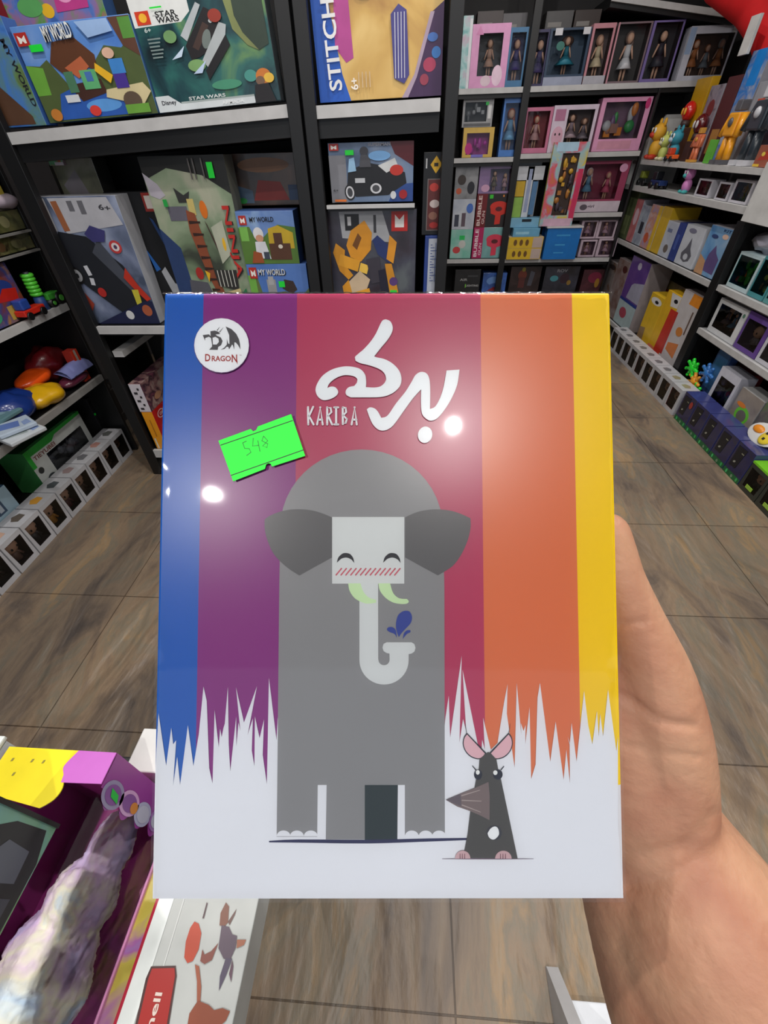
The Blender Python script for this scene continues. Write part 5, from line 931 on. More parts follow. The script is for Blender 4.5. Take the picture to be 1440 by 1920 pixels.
# open white display: loose toys
WP = lambda px, py: at(px, py, 0, XR + .06)
def loose(name, label, cat, px, py, build, z=zW1, x=None, rot=-math.pi / 2, group=None, scale=1.0):
    p = at(px, py, 0, x or XR + .06); M = Matrix.Translation((p.x, p.y, z + .0015)) @ Matrix.Rotation(rot, 4, 'Z') @ Matrix.Scale(scale, 4)
    r = thing(name, label, cat, M, group); build(r); return r
def plush_animal(body, belly, eye=True, ears=None, s=1.0):
    def b(r):
        m = mat(body, .6); q = MB(); q.ell((0, 0, .055 * s), (.045 * s, .04 * s, .055 * s), m); q.build('body', r)
        q = MB(); q.ell((0, -.008 * s, .14 * s), (.05 * s, .045 * s, .048 * s), m); q.ell((0, -.045 * s, .128 * s), (.022 * s, .02 * s, .017 * s), mat(belly, .6)); q.build('head', r)
        for sx in (-1, 1):
            q = MB(); q.ell((sx * .034 * s, 0, .188 * s), (.014 * s, .01 * s, .024 * s), mat(ears or body, .6)); q.build('ear', r)
            q = MB(); q.ell((sx * .03 * s, -.02 * s, .014 * s), (.02 * s, .03 * s, .014 * s), mat(belly, .6)); q.build('foot', r)
        if eye:
            for sx in (-1, 1):
                q = MB(); q.ell((sx * .021 * s, -.045 * s, .15 * s), (.012 * s, .008 * s, .016 * s), mat((230, 230, 230), .3)); q.ell((sx * .021 * s, -.052 * s, .15 * s), (.006 * s, .004 * s, .009 * s), BLACK); q.build('eye', r)
    return b
loose('toy_figure', 'yellow animal figure with pointed ears at the left end of the white display shelf', 'toy figure', 1222, 300, plush_animal((226, 170, 50), (200, 60, 40)), scale=1.25)
loose('toy_figure', 'pale green big-eyed animal figure between the yellow and the teal figures', 'toy figure', 1238, 301, plush_animal((196, 204, 110), (214, 206, 170)), x=XR + .02, scale=.85)
loose('toy_figure', 'teal big-eyed animal figure with a white snout on the white display shelf', 'toy figure', 1256, 303, plush_animal((50, 140, 160), (180, 200, 214)), x=XR + .03, scale=1.0)
def truck(body, cab, s=1.0):
    def b(r):
        q = MB(); q.box((-.08 * s, -.03 * s, .02 * s), (.08 * s, .03 * s, .05 * s), mat(body, .35)); q.build('chassis', r, bevel=.004)
        q = MB(); q.box((-.07 * s, -.027 * s, .05 * s), (-.01 * s, .027 * s, .1 * s), mat(cab, .35)); q.build('cab', r, bevel=.006)
        for sx in (-.055, .05):
            for sy in (-.032, .032):
                q = MB(); q.cyl((sx * s, sy * s - .008 * s, .02 * s), (sx * s, sy * s + .008 * s, .02 * s), .02 * s, .02 * s, BLACK, 16); q.build('wheel', r)
    return b
loose('toy_car', 'small orange toy car in front of the teal figure', 'toy car', 1256, 305, truck((226, 96, 40), (200, 70, 40), .8), x=XR + .0)
def robot(c1, c2, s=1.0):
    def b(r):
        m = mat(c1, .3, .3); m2 = mat(c2, .35)
        q = MB(); q.box((-.05*s, -.03*s, .12*s), (.05*s, .03*s, .22*s), m); q.build('body', r, bevel=.008)
        q = MB(); q.ell((0, -.032*s, .18*s), (.02*s, .01*s, .02*s), m2); q.build('chest_lamp', r)
        q = MB(); q.box((-.025*s, -.025*s, .225*s), (.025*s, .025*s, .27*s), m2); q.build('head', r, bevel=.005)
        for sx in (-1, 1):
            q = MB(); q.cyl((sx*.062*s, 0, .21*s), (sx*.08*s, -.02*s, .12*s), .018*s, .014*s, m, 10); q.build('arm', r)
            q = MB(); q.cyl((sx*.025*s, 0, .13*s), (sx*.035*s, 0, .0), .02*s, .022*s, m, 10); q.box((sx*.035*s-.022*s, -.04*s, 0), (sx*.035*s+.022*s, .02*s, .02*s), m2); q.build('leg', r)
    return b
loose('robot_toy', 'large orange-yellow robot toy in the middle of the white display shelf', 'robot toy', 1350, 308, robot((236, 160, 34), (90, 90, 96)), x=XR + .05, scale=1.15)
loose('robot_toy', 'dark grey robot toy with a silver head, right of the yellow robot', 'robot toy', 1392, 312, robot((46, 54, 62), (200, 200, 206)), x=XR + .06, scale=1.35)
loose('robot_toy', 'orange window-frame toy robot beside the green card', 'robot toy', 1296, 305, robot((206, 110, 70), (206, 150, 60)), x=XR + .06, scale=.7)
def masks(c1, c2):
    def b(r):
        q = MB(); q.ell((0, 0, .09), (.05, .045, .06), mat(c1, .25, .6)); q.build('shell', r)
        q = MB(); q.ell((-.02, -.04, .09), (.013, .008, .022), mat(c2, .3)); q.ell((.022, -.04, .09), (.013, .008, .022), mat(c2, .3)); q.build('lens', r)
        q = MB(); q.cyl((0, 0, 0), (0, 0, .04), .035, .03, mat((60, 40, 40), .5)); q.build('base', r)
    return b
loose('toy_mask', 'shiny dark red round toy head with white eyes, behind the orange robot', 'toy mask', 1312, 240, masks((90, 16, 20), (210, 206, 206)), z=zW1 + .12, x=XR + .12)
loose('toy_mask', 'bright red toy head with yellow band in front of the yellow board', 'toy mask', 1290, 215, masks((200, 30, 24), (226, 170, 60)), z=zW1 + .20, x=XR + .12)
for nm_, px_, z_, l_ in (('riser_box', 1312, .12, 'dark riser box under the dark red toy head'), ('riser_box', 1290, .20, 'brown riser box under the bright red toy head')):
    p = at(px_, 230, 0, XR + .12); o = MB().box((-.045, -.045, 0), (.045, .045, z_ - .002), mat((70, 40, 34), .5)).build('riser_box', bevel=.003); o.location = (p.x, at(px_, 240 if z_ < .15 else 215, 0, XR + .12).y, zW1); tag(o, l_, 'box')
PW = PR(XR + .16)
wb = [((1268,270),(1292,272),(1282,155),'tall plain mustard-yellow carton standing at the back of the white display',(196,150,24),[],None),
 ((1296,272),(1318,274),(1316,165),'grey and blue figure box at the back of the white display',mottle([(110,110,130),(150,140,150),(70,60,70)],12,seed=81),[('r',.2,.1,.9,.4,(110,120,170)),('e',.5,.7,.25,.12,(120,50,50))],None),
 ((1320,274),(1342,276),(1342,150),'dark maroon box at the back of the white display',(84,40,42),[('r',.2,.1,.8,.4,(170,120,60))],None),
 ((1344,276),(1372,280),(1362,110),'clear and bright blue pack, tall at the back of the white display',mottle([(150,150,160),(40,120,200),(170,176,190)],8,seed=82),[('r',.3,.7,.8,1,(20,130,214))],None),
 ((1374,282),(1402,286),(1392,160),'grey window pack with an orange toy, back of the white display',(150,152,160),[('r',.3,.5,.7,.8,(206,80,50)),('e',.5,.7,.14,.08,(226,160,60))],None),
 ((1404,286),(1440,292),(1412,108),'pale hanging card with a round orange picture, back right of the white display',(176,178,184),[('e',.55,.8,.3,.1,(200,120,90)),('e',.6,.8,.2,.07,(226,170,60)),('p',[(.1,.0),(.15,.6),(.9,.66),(.9,0)],(50,60,84))],None)]
for BL_, BR_, TL_, lab, fr_, pc, _ in wb:
    item(PW, BL_, BR_, TL_, .06, 'toy_box', lab, 'toy box', fr_, fr_ if isinstance(fr_, tuple) else (150, 150, 160), pc, z=zW1)
item(PR(XR + .02), (1316, 306), (1330, 307), (1322, 262), .01, 'price_card', 'plain bright green upright card on the white display shelf', 'card', (96, 176, 60), (80, 150, 50), [('r', .1, .1, .9, .5, (90, 170, 56))], z=zW1)
item(PR(XR + .02), (1408, 316), (1452, 322), (1418, 272), .05, 'toy_box', 'brown and yellow vehicle toy box at the right end of the white display', 'toy box', (150, 84, 64), (140, 90, 80), [('p', [(.1, .3), (.3, .7), (.9, .8), (.9, .4)], (176, 60, 44)), ('e', .3, .6, .08, .1, (226, 200, 80)), ('r', .0, .02, .3, .14, (220, 180, 60))], z=zW1)
# lower tier
loose('toy_car', 'black and blue toy vehicle on the lower tier of the white display', 'toy car', 1232, 352, truck((30, 50, 100), (26, 28, 34), 1.1), z=zW2, x=XR + .02)
loose('toy_car', 'dark toy truck with lime wheels at the left end of the lower tier', 'toy car', 1206, 348, truck((40, 44, 46), (150, 160, 60), 1.0), z=zW2, x=XR + .05)
loose('pony_figure', 'pink pony-like figure with teal base on the lower tier', 'toy figure', 1282, 364, plush_animal((206, 130, 190), (60, 160, 160)), z=zW2, x=XR + .03, scale=.82)
for BL_, BR_, TL_, lab, hc, bc in [((1299, 370), (1324, 376), (1310, 334), 'clear box with a brown-haired toy, left of three on the lower tier', (150, 90, 70), (206, 170, 170)), ((1336, 378), (1358, 382), (1346, 340), 'white box with an orange and navy figure, middle of three on the lower tier', (206, 100, 50), (50, 50, 90)), ((1362, 383), (1396, 388), (1374, 335), 'white and purple patterned box, right of three on the lower tier', (190, 170, 180), (96, 30, 80))]:
    item(PR(XR + .02), BL_, BR_, TL_, .08, 'toy_box', lab, 'toy box', (190, 188, 196), (180, 178, 186), [], (.12, .12, .9, .9), fill=f_chibi(hc, bc), back=(120, 110, 130), z=zW2)

# bottom of the near bay: colourful loose toys and packs on the base shelf
def starfish(c):
    def b(r):
        q = MB(); m = mat(c, .3, .3); q.ell((0, 0, .06), (.03, .03, .03), m)
        for k in range(7):
            a = 2 * math.pi * k / 7; q.cyl((0, 0, .06), (.065 * math.cos(a), -.01, .06 + .055 * math.sin(a) if math.sin(a) > -.9 else .01), .018, .010, m, 8); q.ell((.065 * math.cos(a), -.01, .06 + .055 * math.sin(a)), (.012, .012, .012), m, 8, 6)
        q.build('spiky_body', r)
    return b
base2 = PR(XR + .02)
item(PR(XR + .16), (1322, 740), (1360, 782), (1344, 662), .10, 'toy_pack', 'yellow and red backing carton behind the green spiky toys', 'toy pack', mottle([(176, 40, 50), (214, 150, 50), (60, 100, 170)], 16, seed=90), (150, 50, 50), [], z=zbse)
for k, (px_, py_, z_, c_, l_) in enumerate([(1300, 690, .38, (40, 214, 50), 'bright green spiky star toy, top of the pile below the near right shelf'), (1303, 715, .27, (226, 150, 40), 'orange spiky star toy under the bright green one'), (1304, 735, .17, (40, 206, 56), 'bright green spiky star toy, lowest of the pile by the post'), (1328, 700, .30, (50, 110, 180), 'blue spiky star toy beside the orange and green ones')]):
    p = at(px_, py_, 0, XR + .02); M = Matrix.Translation((p.x, p.y, p.z - .06)) @ Matrix.Rotation(-math.pi / 2, 4, 'Z'); r = thing('spiky_toy', l_, 'toy', M); starfish(c_)(r)
item(PR(XR + .10), (1300, 752), (1318, 772), (1312, 690), .05, 'toy_rack_card', 'blue hanging card that holds the spiky star toys', 'card', (60, 90, 150), (60, 90, 150), [('r', .1, .1, .9, .9, (70, 120, 180))], z=zbse, hgt=.36)
item(base2, (1310, 772), (1340, 800), (1336, 672), .1, 'toy_pack', 'white curved-window pack of coloured eggs, near right bottom shelf', 'toy pack', (200, 200, 210), (180, 180, 190), [], (.16, .1, .9, .8), fill=f_balls([(110, 120, 180), (140, 180, 160), (120, 90, 150), (196, 70, 70)], 9, 12), back=(60, 50, 80), z=zbse)
item(base2, (1350, 800), (1384, 834), (1376, 712), .1, 'toy_pack', 'clear pack with a green and orange hoop toy, near right bottom shelf', 'toy pack', mottle([(130, 122, 116), (160, 150, 140)], 8, seed=91), (150, 150, 150), [('e', .5, .4, .3, .22, (110, 200, 60)), ('e', .5, .38, .2, .15, (110, 106, 100)), ('e', .3, .62, .2, .06, (220, 130, 50))], z=zbse)
item(base2, (1386, 836), (1440, 890), (1412, 730), .12, 'toy_pack', 'clear bag-like pack with grey and green toys at the right frame edge', 'toy pack', mottle([(60, 62, 60), (110, 104, 100), (84, 120, 70)], 10, seed=92), (90, 90, 90), [('e', .6, .6, .2, .1, (180, 180, 186)), ('e', .8, .4, .14, .1, (90, 170, 70))], z=zbse)
def blister():
    p = at(1418, 825, 0, XR - .05); M = Matrix.Translation((XR - .06, p.y, .205)) @ Matrix.Rotation(-math.pi / 2, 4, 'Z') @ Matrix.Rotation(-.7, 4, 'X')
    r = thing('blister_card', 'white rounded blister card with a yellow smiling disc, lying on the blue boxes', 'toy pack', M)
    q = MB(); q.ell((0, 0, .05), (.11, .006, .06), WHITE, 24, 12); q.build('card', r)
    q = MB(); q.ell((.04, -.008, .045), (.042, .012, .042), mat((226, 200, 60), .3, .5), 20, 10); q.build('disc', r)
    q = MB(); q.ell((-.05, -.006, .055), (.04, .01, .022), mat((226, 140, 40), .3), 16, 8); q.build('toy', r)
    q = MB()
    for dx, dz in ((.025, .06), (.055, .062), (.04, .03)): q.box((dx - .007, -.022, dz - .004), (dx + .007, -.017, dz + .008), BLACK)
    q.build('printed_face', r)
blister()

# floor row on the right
def figure_box(M, w, d, h, label, frame_c, back_c, hair, body, group, name='figure_box', lid=None, clear_top=True):
    r = thing(name, label, 'figure box', M, group); t = .006; fm = mat(frame_c, .4)
    b = MB(); V = [(0,0,0),(w,0,0),(w,0,h),(0,0,h),(.16*w,0,.16*h),(.84*w,0,.16*h),(.9*w,0,.86*h),(.1*w,0,.86*h),(0,d,0),(w,d,0),(w,d,h),(0,d,h),(.04*w,.9*d,.05*h),(.96*w,.9*d,.05*h),(.96*w,.9*d,.94*h),(.04*w,.9*d,.94*h),
          (.25*w,.22*d,h),(.75*w,.22*d,h),(.75*w,.7*d,h),(.25*w,.7*d,h)]
    b.v = V; b.mats = [fm, mat(back_c, .5)]
    b.f = [[0,1,5,4],[1,2,6,5],[2,3,7,6],[3,0,4,7],[0,8,9,1],[1,9,10,2],[3,11,8,0],[8,11,10,9],[4,5,13,12],[5,6,14,13],[6,7,15,14],[7,4,12,15],[12,13,14,15],[3,2,10,11]]
    b.m = [0,0,0,0,0,0,0,0,1,1,1,1,1,0]; b.sm = [False] * 14; b.build('carton', r)
    q = MB(); q.poly([(.3*w, .3*d), (.7*w, .3*d), (.76*w, .6*d), (.5*w, .74*d), (.26*w, .58*d)], 0, mat(lid or back_c, .4)); q.v = [(x, z, h + .0007) for x, y, z in q.v]; q.build('printed_lid', r)
    q = MB(); chibi(q, w * .5, d * .40, .06 * h, h * .84, hair, body); q.build('toy_figure', r)
    g = MB(); g.add([(.12*w,.002,.14*h),(.88*w,.002,.14*h),(.88*w,.002,.88*h),(.12*w,.002,.88*h)], [(0,1,2,3)], CLEAR); g.build('clear_window', r)
    return r
XF = 1.872
colsR = [((110, 60, 50), (60, 40, 46), (126, 40, 40)), ((70, 60, 52), (50, 60, 50), (70, 62, 54)), ((90, 84, 60), (60, 50, 46), (84, 70, 50)), ((60, 50, 60), (80, 80, 86), (60, 60, 66)), ((120, 40, 40), (90, 40, 44), (100, 40, 40)), ((80, 76, 70), (60, 54, 50), (70, 64, 60)), ((60, 56, 54), (70, 60, 60), (60, 56, 58)), ((70, 60, 56), (56, 52, 56), (64, 60, 56)), ((60, 60, 60), (60, 56, 56), (60, 56, 52))]
ordn = ['first', 'second', 'third', 'fourth', 'fifth', 'sixth', 'seventh', 'eighth', 'ninth']
for k in range(9):
    y = 2.80 + .148 * (k + 1)
    h_, b_, bk_ = colsR[k]
    M = frame(Vector((XF, y, 0)), (0, -1, 0), (-1, 0, 0))
    figure_box(M, .140, .115, .185, 'white-framed figure box on the right floor, %s in the row counting from the blue boxes' % ordn[k], (186, 186, 190), bk_, h_, b_, 'white figure boxes on the floor at right', lid=(150, 140, 110) if k < 2 else (110, 110, 114))
for k in range(5):
    y = 1.985 + .157 * (k + 1)
    M = frame(Vector((XF, y, 0)), (0, -1, 0), (-1, 0, 0)); r = thing('window_box', 'dark blue glossy box with a green lower edge, %s from the lime-lidded boxes' % ['first', 'second', 'third', 'fourth', 'fifth'][k], 'toy box', M, 'blue boxes on the floor at right')
    w, d, h = .15, .12, .2; c = MB(); navy = mottle([(22, 24, 60), (30, 32, 84), (40, 40, 60)], 14, .25, seed=95, coat=.8)
    c.v = [(0,0,0),(w,0,0),(w,d,0),(0,d,0),(0,0,h),(w,0,h),(w,d,h),(0,d,h)]; c.mats = [navy, mat((56, 62, 120), .3, .5)]; c.f = [[0,1,5,4],[0,3,2,1],[4,5,6,7],[1,2,6,5],[2,3,7,6],[3,0,4,7]]; c.m = [0,1,1,1,1,1]; c.sm = [False]*6; c.build('carton', r, bevel=.002)
    pc = [('r', 0, 0, 1, .16, (30, 96, 54)), ('e', .2, .08, .05, .06, (70, 190, 110)), ('e', .55, .07, .06, .05, (110, 140, 110)), ('e', .85, .09, .05, .06, (60, 170, 90)), ('p', [(.1, .9), (.12, .3), (.5, .3), (.6, .92)], (28, 28, 34)), ('r', .4, .75, .55, .78, (130, 130, 110)), ('e', .3, .45, .07, .03, (150, 150, 140), 30)]
    if k == 4: pc += [('e', .75, .75, .12, .12, (160, 60, 50))]
    paint(r, pc, w, h)
for k in range(3):
    y = 1.52 + .155 * (k + 1)
    M = frame(Vector((XF - .0, y, 0)), (0, -1, 0), (-1, 0, 0))
    figure_box(M, .15, .12, .16, 'dark clear-fronted box with a lime lid, %s from the right frame edge' % ['first', 'second', 'third'][k], (50, 54, 48), (60, 50, 44), (150, 160, 70), (60, 64, 50), 'lime-lidded boxes on the floor at right', lid=(40, 60, 30))
    q = MB(); q.box((-.001, -.001, .1605), (.151, .12, .172), mat((120, 200, 40), .35)); q.box((.05, -.0035, .03), (.1, -.0005, .05), mat((150, 190, 70), .4)); q.build('green_lid', [o for o in COL.objects if o.name.startswith('figure_box') and o.type == 'EMPTY'][-1] if False else bpy.context.scene.collection.objects[-1].parent)

# ------------------------------------------------------------------ left rack
L1 = PLf(XL - .03)
z1 = .917
item(L1, (-40, 612), (62, 590), (-40, 492), .12, 'toy_box', 'orange and brown building-toy box at far left, above the grey shelf edge', 'toy box', mottle([(150, 70, 40), (120, 60, 50), (60, 70, 130), (170, 120, 60)], 7, seed=101), (110, 60, 50), [('e', .7, .6, .2, .15, (40, 60, 130)), ('p', [(.5, .4), (.7, .6), (.95, .55), (.9, .35)], (190, 36, 26)), ('r', .6, .05, .75, .3, (180, 150, 70)), ('e', .3, .2, .14, .12, (60, 150, 110))], z=z1, hgt=.225)
def coil():
    p = at(72, 530, 0, XL + .0); r = thing('stacking_coil_toy', 'bright lime green ribbed coil toy beside the orange building-toy box', 'toy', Matrix.Translation((XL - .04, p.y, z1)))
    for k in range(6):
        q = MB(); q.torus((0, 0, .07 + .016 * k), .020, .009, mat((90, 206, 60), .35), Matrix.Rotation(math.pi / 2, 4, 'X')); q.build('ring', r)
    q = MB(); q.cyl((0, 0, 0), (0, 0, .165), .012, .012, mat((60, 60, 70), .5)); q.cyl((0, 0, 0), (0, 0, .06), .03, .022, mat((40, 70, 130), .5)); q.build('stem', r)
coil()
loose('toy_car', 'red toy truck with blue parts standing before the orange box on the left shelf', 'toy car', 45, 560, truck((200, 40, 26), (40, 70, 150), .85), z=z1, x=XL + .0, rot=math.pi / 2)
def tractor(r):
    q = MB(); q.box((-.04, -.02, .03), (.04, .02, .06), mat((70, 170, 60), .35)); q.build('body', r, bevel=.004)
    for sx, rr in ((-.03, .018), (.03, .028)):
        q = MB(); q.cyl((sx, -.03, rr), (sx, .03, rr), rr, rr, BLACK, 18); q.cyl((sx, -.033, rr), (sx, .033, rr), rr * .5, rr * .5, mat((80, 170, 60), .4), 14); q.build('wheel', r)
loose('toy_tractor', 'small green toy tractor with black wheels near the right end of the left grey shelf', 'toy car', 103, 572, tractor, z=z1, x=XL - .03, rot=math.pi / 2)
olive = mottle([(60, 62, 36), (90, 92, 54), (120, 116, 74), (70, 60, 40)], 18, seed=103)
item(L1, (-30, 500), (70, 466), (-30, 452), .14, 'toy_box', 'olive camouflage toy box, lower of the two thin olive boxes at far left', 'toy box', olive, (80, 80, 54), [('e', .7, .5, .1, .3, (130, 126, 90)), ('e', .4, .5, .08, .3, (120, 90, 60))], z=1.160 + .001, hgt=.064)
item(L1, (-30, 455), (52, 432), (-30, 402), .14, 'toy_box', 'olive camouflage toy box, upper of the two thin olive boxes at far left', 'toy box', mottle([(60, 62, 36), (90, 92, 54), (110, 106, 64)], 18, seed=104), (80, 80, 54), [('e', .6, .5, .1, .3, (130, 126, 90))], z=1.236 + .001, hgt=.075)
def softpack(name, label, cat, px, py, x, z, rx, ry, rz, col, sheen=.3, seed=1, tiltx=0):
    p = at(px, py, 0, x); q = MB(); q.ell((0, 0, 0), (rx, ry, rz), mat(col, sheen, .5), 28, 14)
    R_ = Vector((seed * 3.3, 0, 0))
    for i, (a, b, c) in enumerate(q.v):
        k = mnoise.noise(Vector((a, b, c)) * 16 + R_) * min(rx, ry, rz) * .35; L_ = max(1e-5, math.sqrt(a * a + b * b + c * c)); q.v[i] = (a + a / L_ * k, b + b / L_ * k, c + c / L_ * k)
    o = q.build(name); o.location = (x, p.y, z + rz * 1.12); o.rotation_euler = (tiltx, 0, 0); return tag(o, label, cat)
softpack('foil_pack', 'white and pink shiny wrapped pack on the olive boxes at far left', 'toy pack', 8, 395, XL - .06, 1.313, .06, .09, .03, (206, 190, 204), .2, 2)
item(L1, (-30, 400), (18, 382), (-30, 326), .1, 'toy_box', 'yellow toy box with dark base at far left, above the shiny pack', 'toy box', mottle([(206, 180, 50), (226, 206, 90)], 12, seed=105), (60, 60, 60), [('r', 0, 0, 1, .3, (66, 62, 54))], z=1.313, hgt=.15)
zE2 = .530
softpack('toy_bag', 'large yellow rounded bag of toys on the second left shelf', 'toy bag', 78, 738, XL - .06, zE2, .085, .115, .05, (214, 164, 20), .25, 3)
softpack('toy_bag', 'orange soft bag above and behind the yellow one', 'toy bag', 58, 700, XL - .16, zE2 + .06, .06, .12, .035, (232, 84, 20), .3, 4)
softpack('toy_bag', 'dark blue bag left of the yellow one, cut by the frame', 'toy bag', 8, 740, XL - .10, zE2, .09, .12, .065, (24, 50, 120), .3, 5)
softpack('toy_bag', 'dark red wrapped bag at the back of the second left shelf', 'toy bag', 108, 716, XL - .20, zE2 + .004, .08, .12, .09, (110, 20, 26), .35, 6)
softpack('toy_bag', 'red and navy glossy bag near the right end of the second left shelf', 'toy bag', 140, 715, XL - .06, zE2, .05, .10, .03, (96, 40, 60), .25, 7)
def silver_bag2():
    pts = [(118, 672), (135, 690), (152, 685), (170, 668), (186, 675), (180, 655), (160, 645), (140, 660)]
    q = MB(); m = mat((130, 136, 190), .2, .8); nx_ = 10; top = []
    for i in range(nx_ + 1):
        t = i / nx_
        for j in range(5):
            s_ = j / 4; top.append((s_ * .09 - .045, t * .2 - .1, .045 * math.sin(math.pi * s_) * (.5 + .5 * math.sin(math.pi * t)) + .008 * mnoise.noise(Vector((t * 7, s_ * 5, 2)))))
    for (x, y, z) in list(top): top.append((x, y, z * .2 - .004))
    n1 = (nx_ + 1) * 5; fs = []
    for i in range(nx_):
        for j in range(4):
            a = i * 5 + j; fs += [(a, a + 1, a + 6, a + 5), (n1 + a, n1 + a + 5, n1 + a + 6, n1 + a + 1)]
    q.add(top, fs, m, True); o = q.build('foil_pack'); p = at(150, 685, 0, XL - .03); o.location = (XL - .05, 2.13, zE2 + .082); o.rotation_euler = (.0, .35, 0)
    tag(o, 'silvery lilac foil pack lying on the red and navy bag beside the post', 'toy pack')
silver_bag2()
item(L1, (138, 672), (150, 668), (128, 640), .05, 'toy_pack', 'small red and orange pack with a white tab, in the dark beside the left post', 'toy pack', (190, 50, 26), (150, 40, 30), [('r', .35, .3, .65, 1, (170, 160, 150)), ('e', .6, .2, .1, .1, (240, 150, 60))], z=zE2, hgt=.17)
def paperpack(px, py, z, ang, w, l, label, c, c2):
    p = at(px, py, 2, z); M = Matrix.Translation((p.x, p.y, z)) @ Matrix.Rotation(ang, 4, 'Z') @ Matrix.Rotation(.10, 4, 'Y'); r = thing('flat_pack', label, 'toy pack', M)
    q = MB(); q.box((-w / 2, -l / 2, -.009), (w / 2, l / 2, .009), mat(c, .3, .3)); q.build('wrapper', r, bevel=.004)
    q = MB(); q.add([(-w*.4,-l*.35,.0094),(w*.1,-l*.4,.0094),(w*.3,l*.1,.0094),(-w*.2,l*.2,.0094)], [(0,1,2,3)], mat(c2, .3)); q.add([(w*.0,l*.22,.0096),(w*.35,l*.2,.0096),(w*.3,l*.42,.0096),(-w*.1,l*.4,.0096)], [(0,1,2,3)], mat((130, 150, 190), .3)); q.build('printed_picture', r)
paperpack(38, 812, .512 + .055, -.35, .12, .16, 'white flat pack, lowest of the three overhanging the second left shelf', (190, 196, 200), (150, 160, 160))
paperpack(26, 800, .512 + .08, -.55, .10, .15, 'shiny pale blue flat pack with blue print, topmost of three at the left frame edge', (176, 190, 206), (96, 120, 180))
paperpack(-8, 778, .512 + .105, -.1, .14, .15, 'teal-grey flat pack at the left frame edge above the white ones', (96, 130, 136), (130, 160, 170))
LB = PLf(XL - .21); LZ = .102
item_top(PLf(XL - .165), (42, 852), (146, 772), LZ, .16, 'toy_box', 'white and green window box lettered TIEYUBEI with a dark toy, behind the left floor row', 'toy box', (186, 190, 186), (60, 130, 70), [('p', [(0, .86), (0, 1), (1, 1), (1, .93), (.5, .92), (.42, .84)], (50, 160, 60)), ('r', 0, .6, .06, 1, (40, 160, 50)), ('t', 'TIEYUBEI', .26, .77, .36, .09, 0, (110, 50, 44)), ('e', .08, .5, .04, .07, (40, 44, 40)), ('e', .16, .22, .07, .1, (60, 66, 70))], (.26, .14, .92, .7), fill=f_balls([(70, 76, 90), (110, 116, 130), (40, 44, 56)], 12, 21), back=(120, 124, 130))
item_top(PLf(XL - .165), (149, 758), (206, 703), LZ, .12, 'toy_box', 'black box with two grey-outlined windows, right of the white and green TIEYUBEI box', 'toy box', (26, 26, 28), (30, 30, 32), [('r', .1, .08, .44, .62, (84, 84, 86)), ('r', .12, .1, .42, .6, (16, 16, 18)), ('r', .54, .2, .9, .84, (84, 84, 86)), ('r', .56, .22, .88, .82, (16, 16, 18)), ('e', .75, .92, .07, .06, (100, 100, 100)), ('e', .75, .92, .05, .04, (20, 20, 22)), ('r', .3, .0, .5, .07, (120, 80, 50)), ('s', .0, .6, .05, .65, GRNS)])
item(PLf(XL - .16), (-60, 1090), (48, 960), (-60, 900), .12, 'toy_box', 'pale blue and navy box with round pictures at the lower left frame edge', 'toy box', (150, 176, 190), (60, 90, 120), [('p', [(0, 0), (0, .22), (1, .3), (1, 0)], (50, 84, 116)), ('r', .72, .45, .84, .9, (56, 76, 100)), ('r', .75, .5, .81, .86, (170, 180, 190)), ('e', .5, .42, .14, .12, (196, 200, 204)), ('e', .5, .42, .07, .06, (120, 124, 130)), ('e', .7, .2, .12, .1, (190, 120, 140)), ('e', .35, .8, .16, .14, (196, 150, 120))], z=.102, hgt=.20)
colsL = [((170, 110, 40), (110, 90, 60), (90, 80, 60)), ((110, 76, 50), (60, 50, 44), (60, 56, 54)), ((96, 50, 46), (120, 90, 80), (70, 60, 60)), ((60, 50, 50), (50, 50, 56), (70, 66, 70)), ((190, 130, 40), (200, 140, 50), (80, 80, 70)), ((60, 60, 66), (96, 50, 60), (60, 66, 66)), ((150, 90, 60), (80, 60, 50), (70, 66, 60)), ((110, 66, 44), (100, 70, 50), (70, 60, 56)), ((130, 80, 50), (80, 60, 50), (76, 70, 66)), ((90, 70, 60), (60, 56, 54), (66, 64, 64))]
ordl = ['first', 'second', 'third', 'fourth', 'fifth', 'sixth', 'seventh', 'eighth', 'ninth', 'tenth']
lidc = [(200, 190, 150), (206, 200, 196), (196, 160, 140), (90, 80, 70), (206, 150, 60), (70, 76, 80), (150, 130, 130), (110, 110, 114), (176, 130, 120), (90, 92, 90)]
for k in range(10):
    h_, b_, bk_ = colsL[k]; y = .93 + .131 * k
    M = frame(Vector((XL - .035, y, 0)), (0, 1, 0), (1, 0, 0))
    figure_box(M, .124, .12, .178, 'white figure window box, %s from the near end of the left floor row' % ordl[k], (184, 184, 188), bk_, h_, b_, 'white figure boxes on the floor at left', lid=lidc[k])

# ------------------------------------------------------------------ near objects under the held box
TB = thing('display_table', 'low dark display table in the lower left, carrying the boxed plush toy and game boxes', 'table', Matrix.Translation((-.45, -.15, 0)))
TBm = mat((40, 40, 42), .5)
MB().box((-.42, -.45, .71), (.262, .375, .738), TBm).build('table_top', TB, bevel=.003)
for sx in (-.39, .235):
    for sy in (-.42, .345): MB().box((sx - .02, sy - .02, 0), (sx + .02, sy + .02, .71), TBm).build('leg', TB)
zt0 = .739
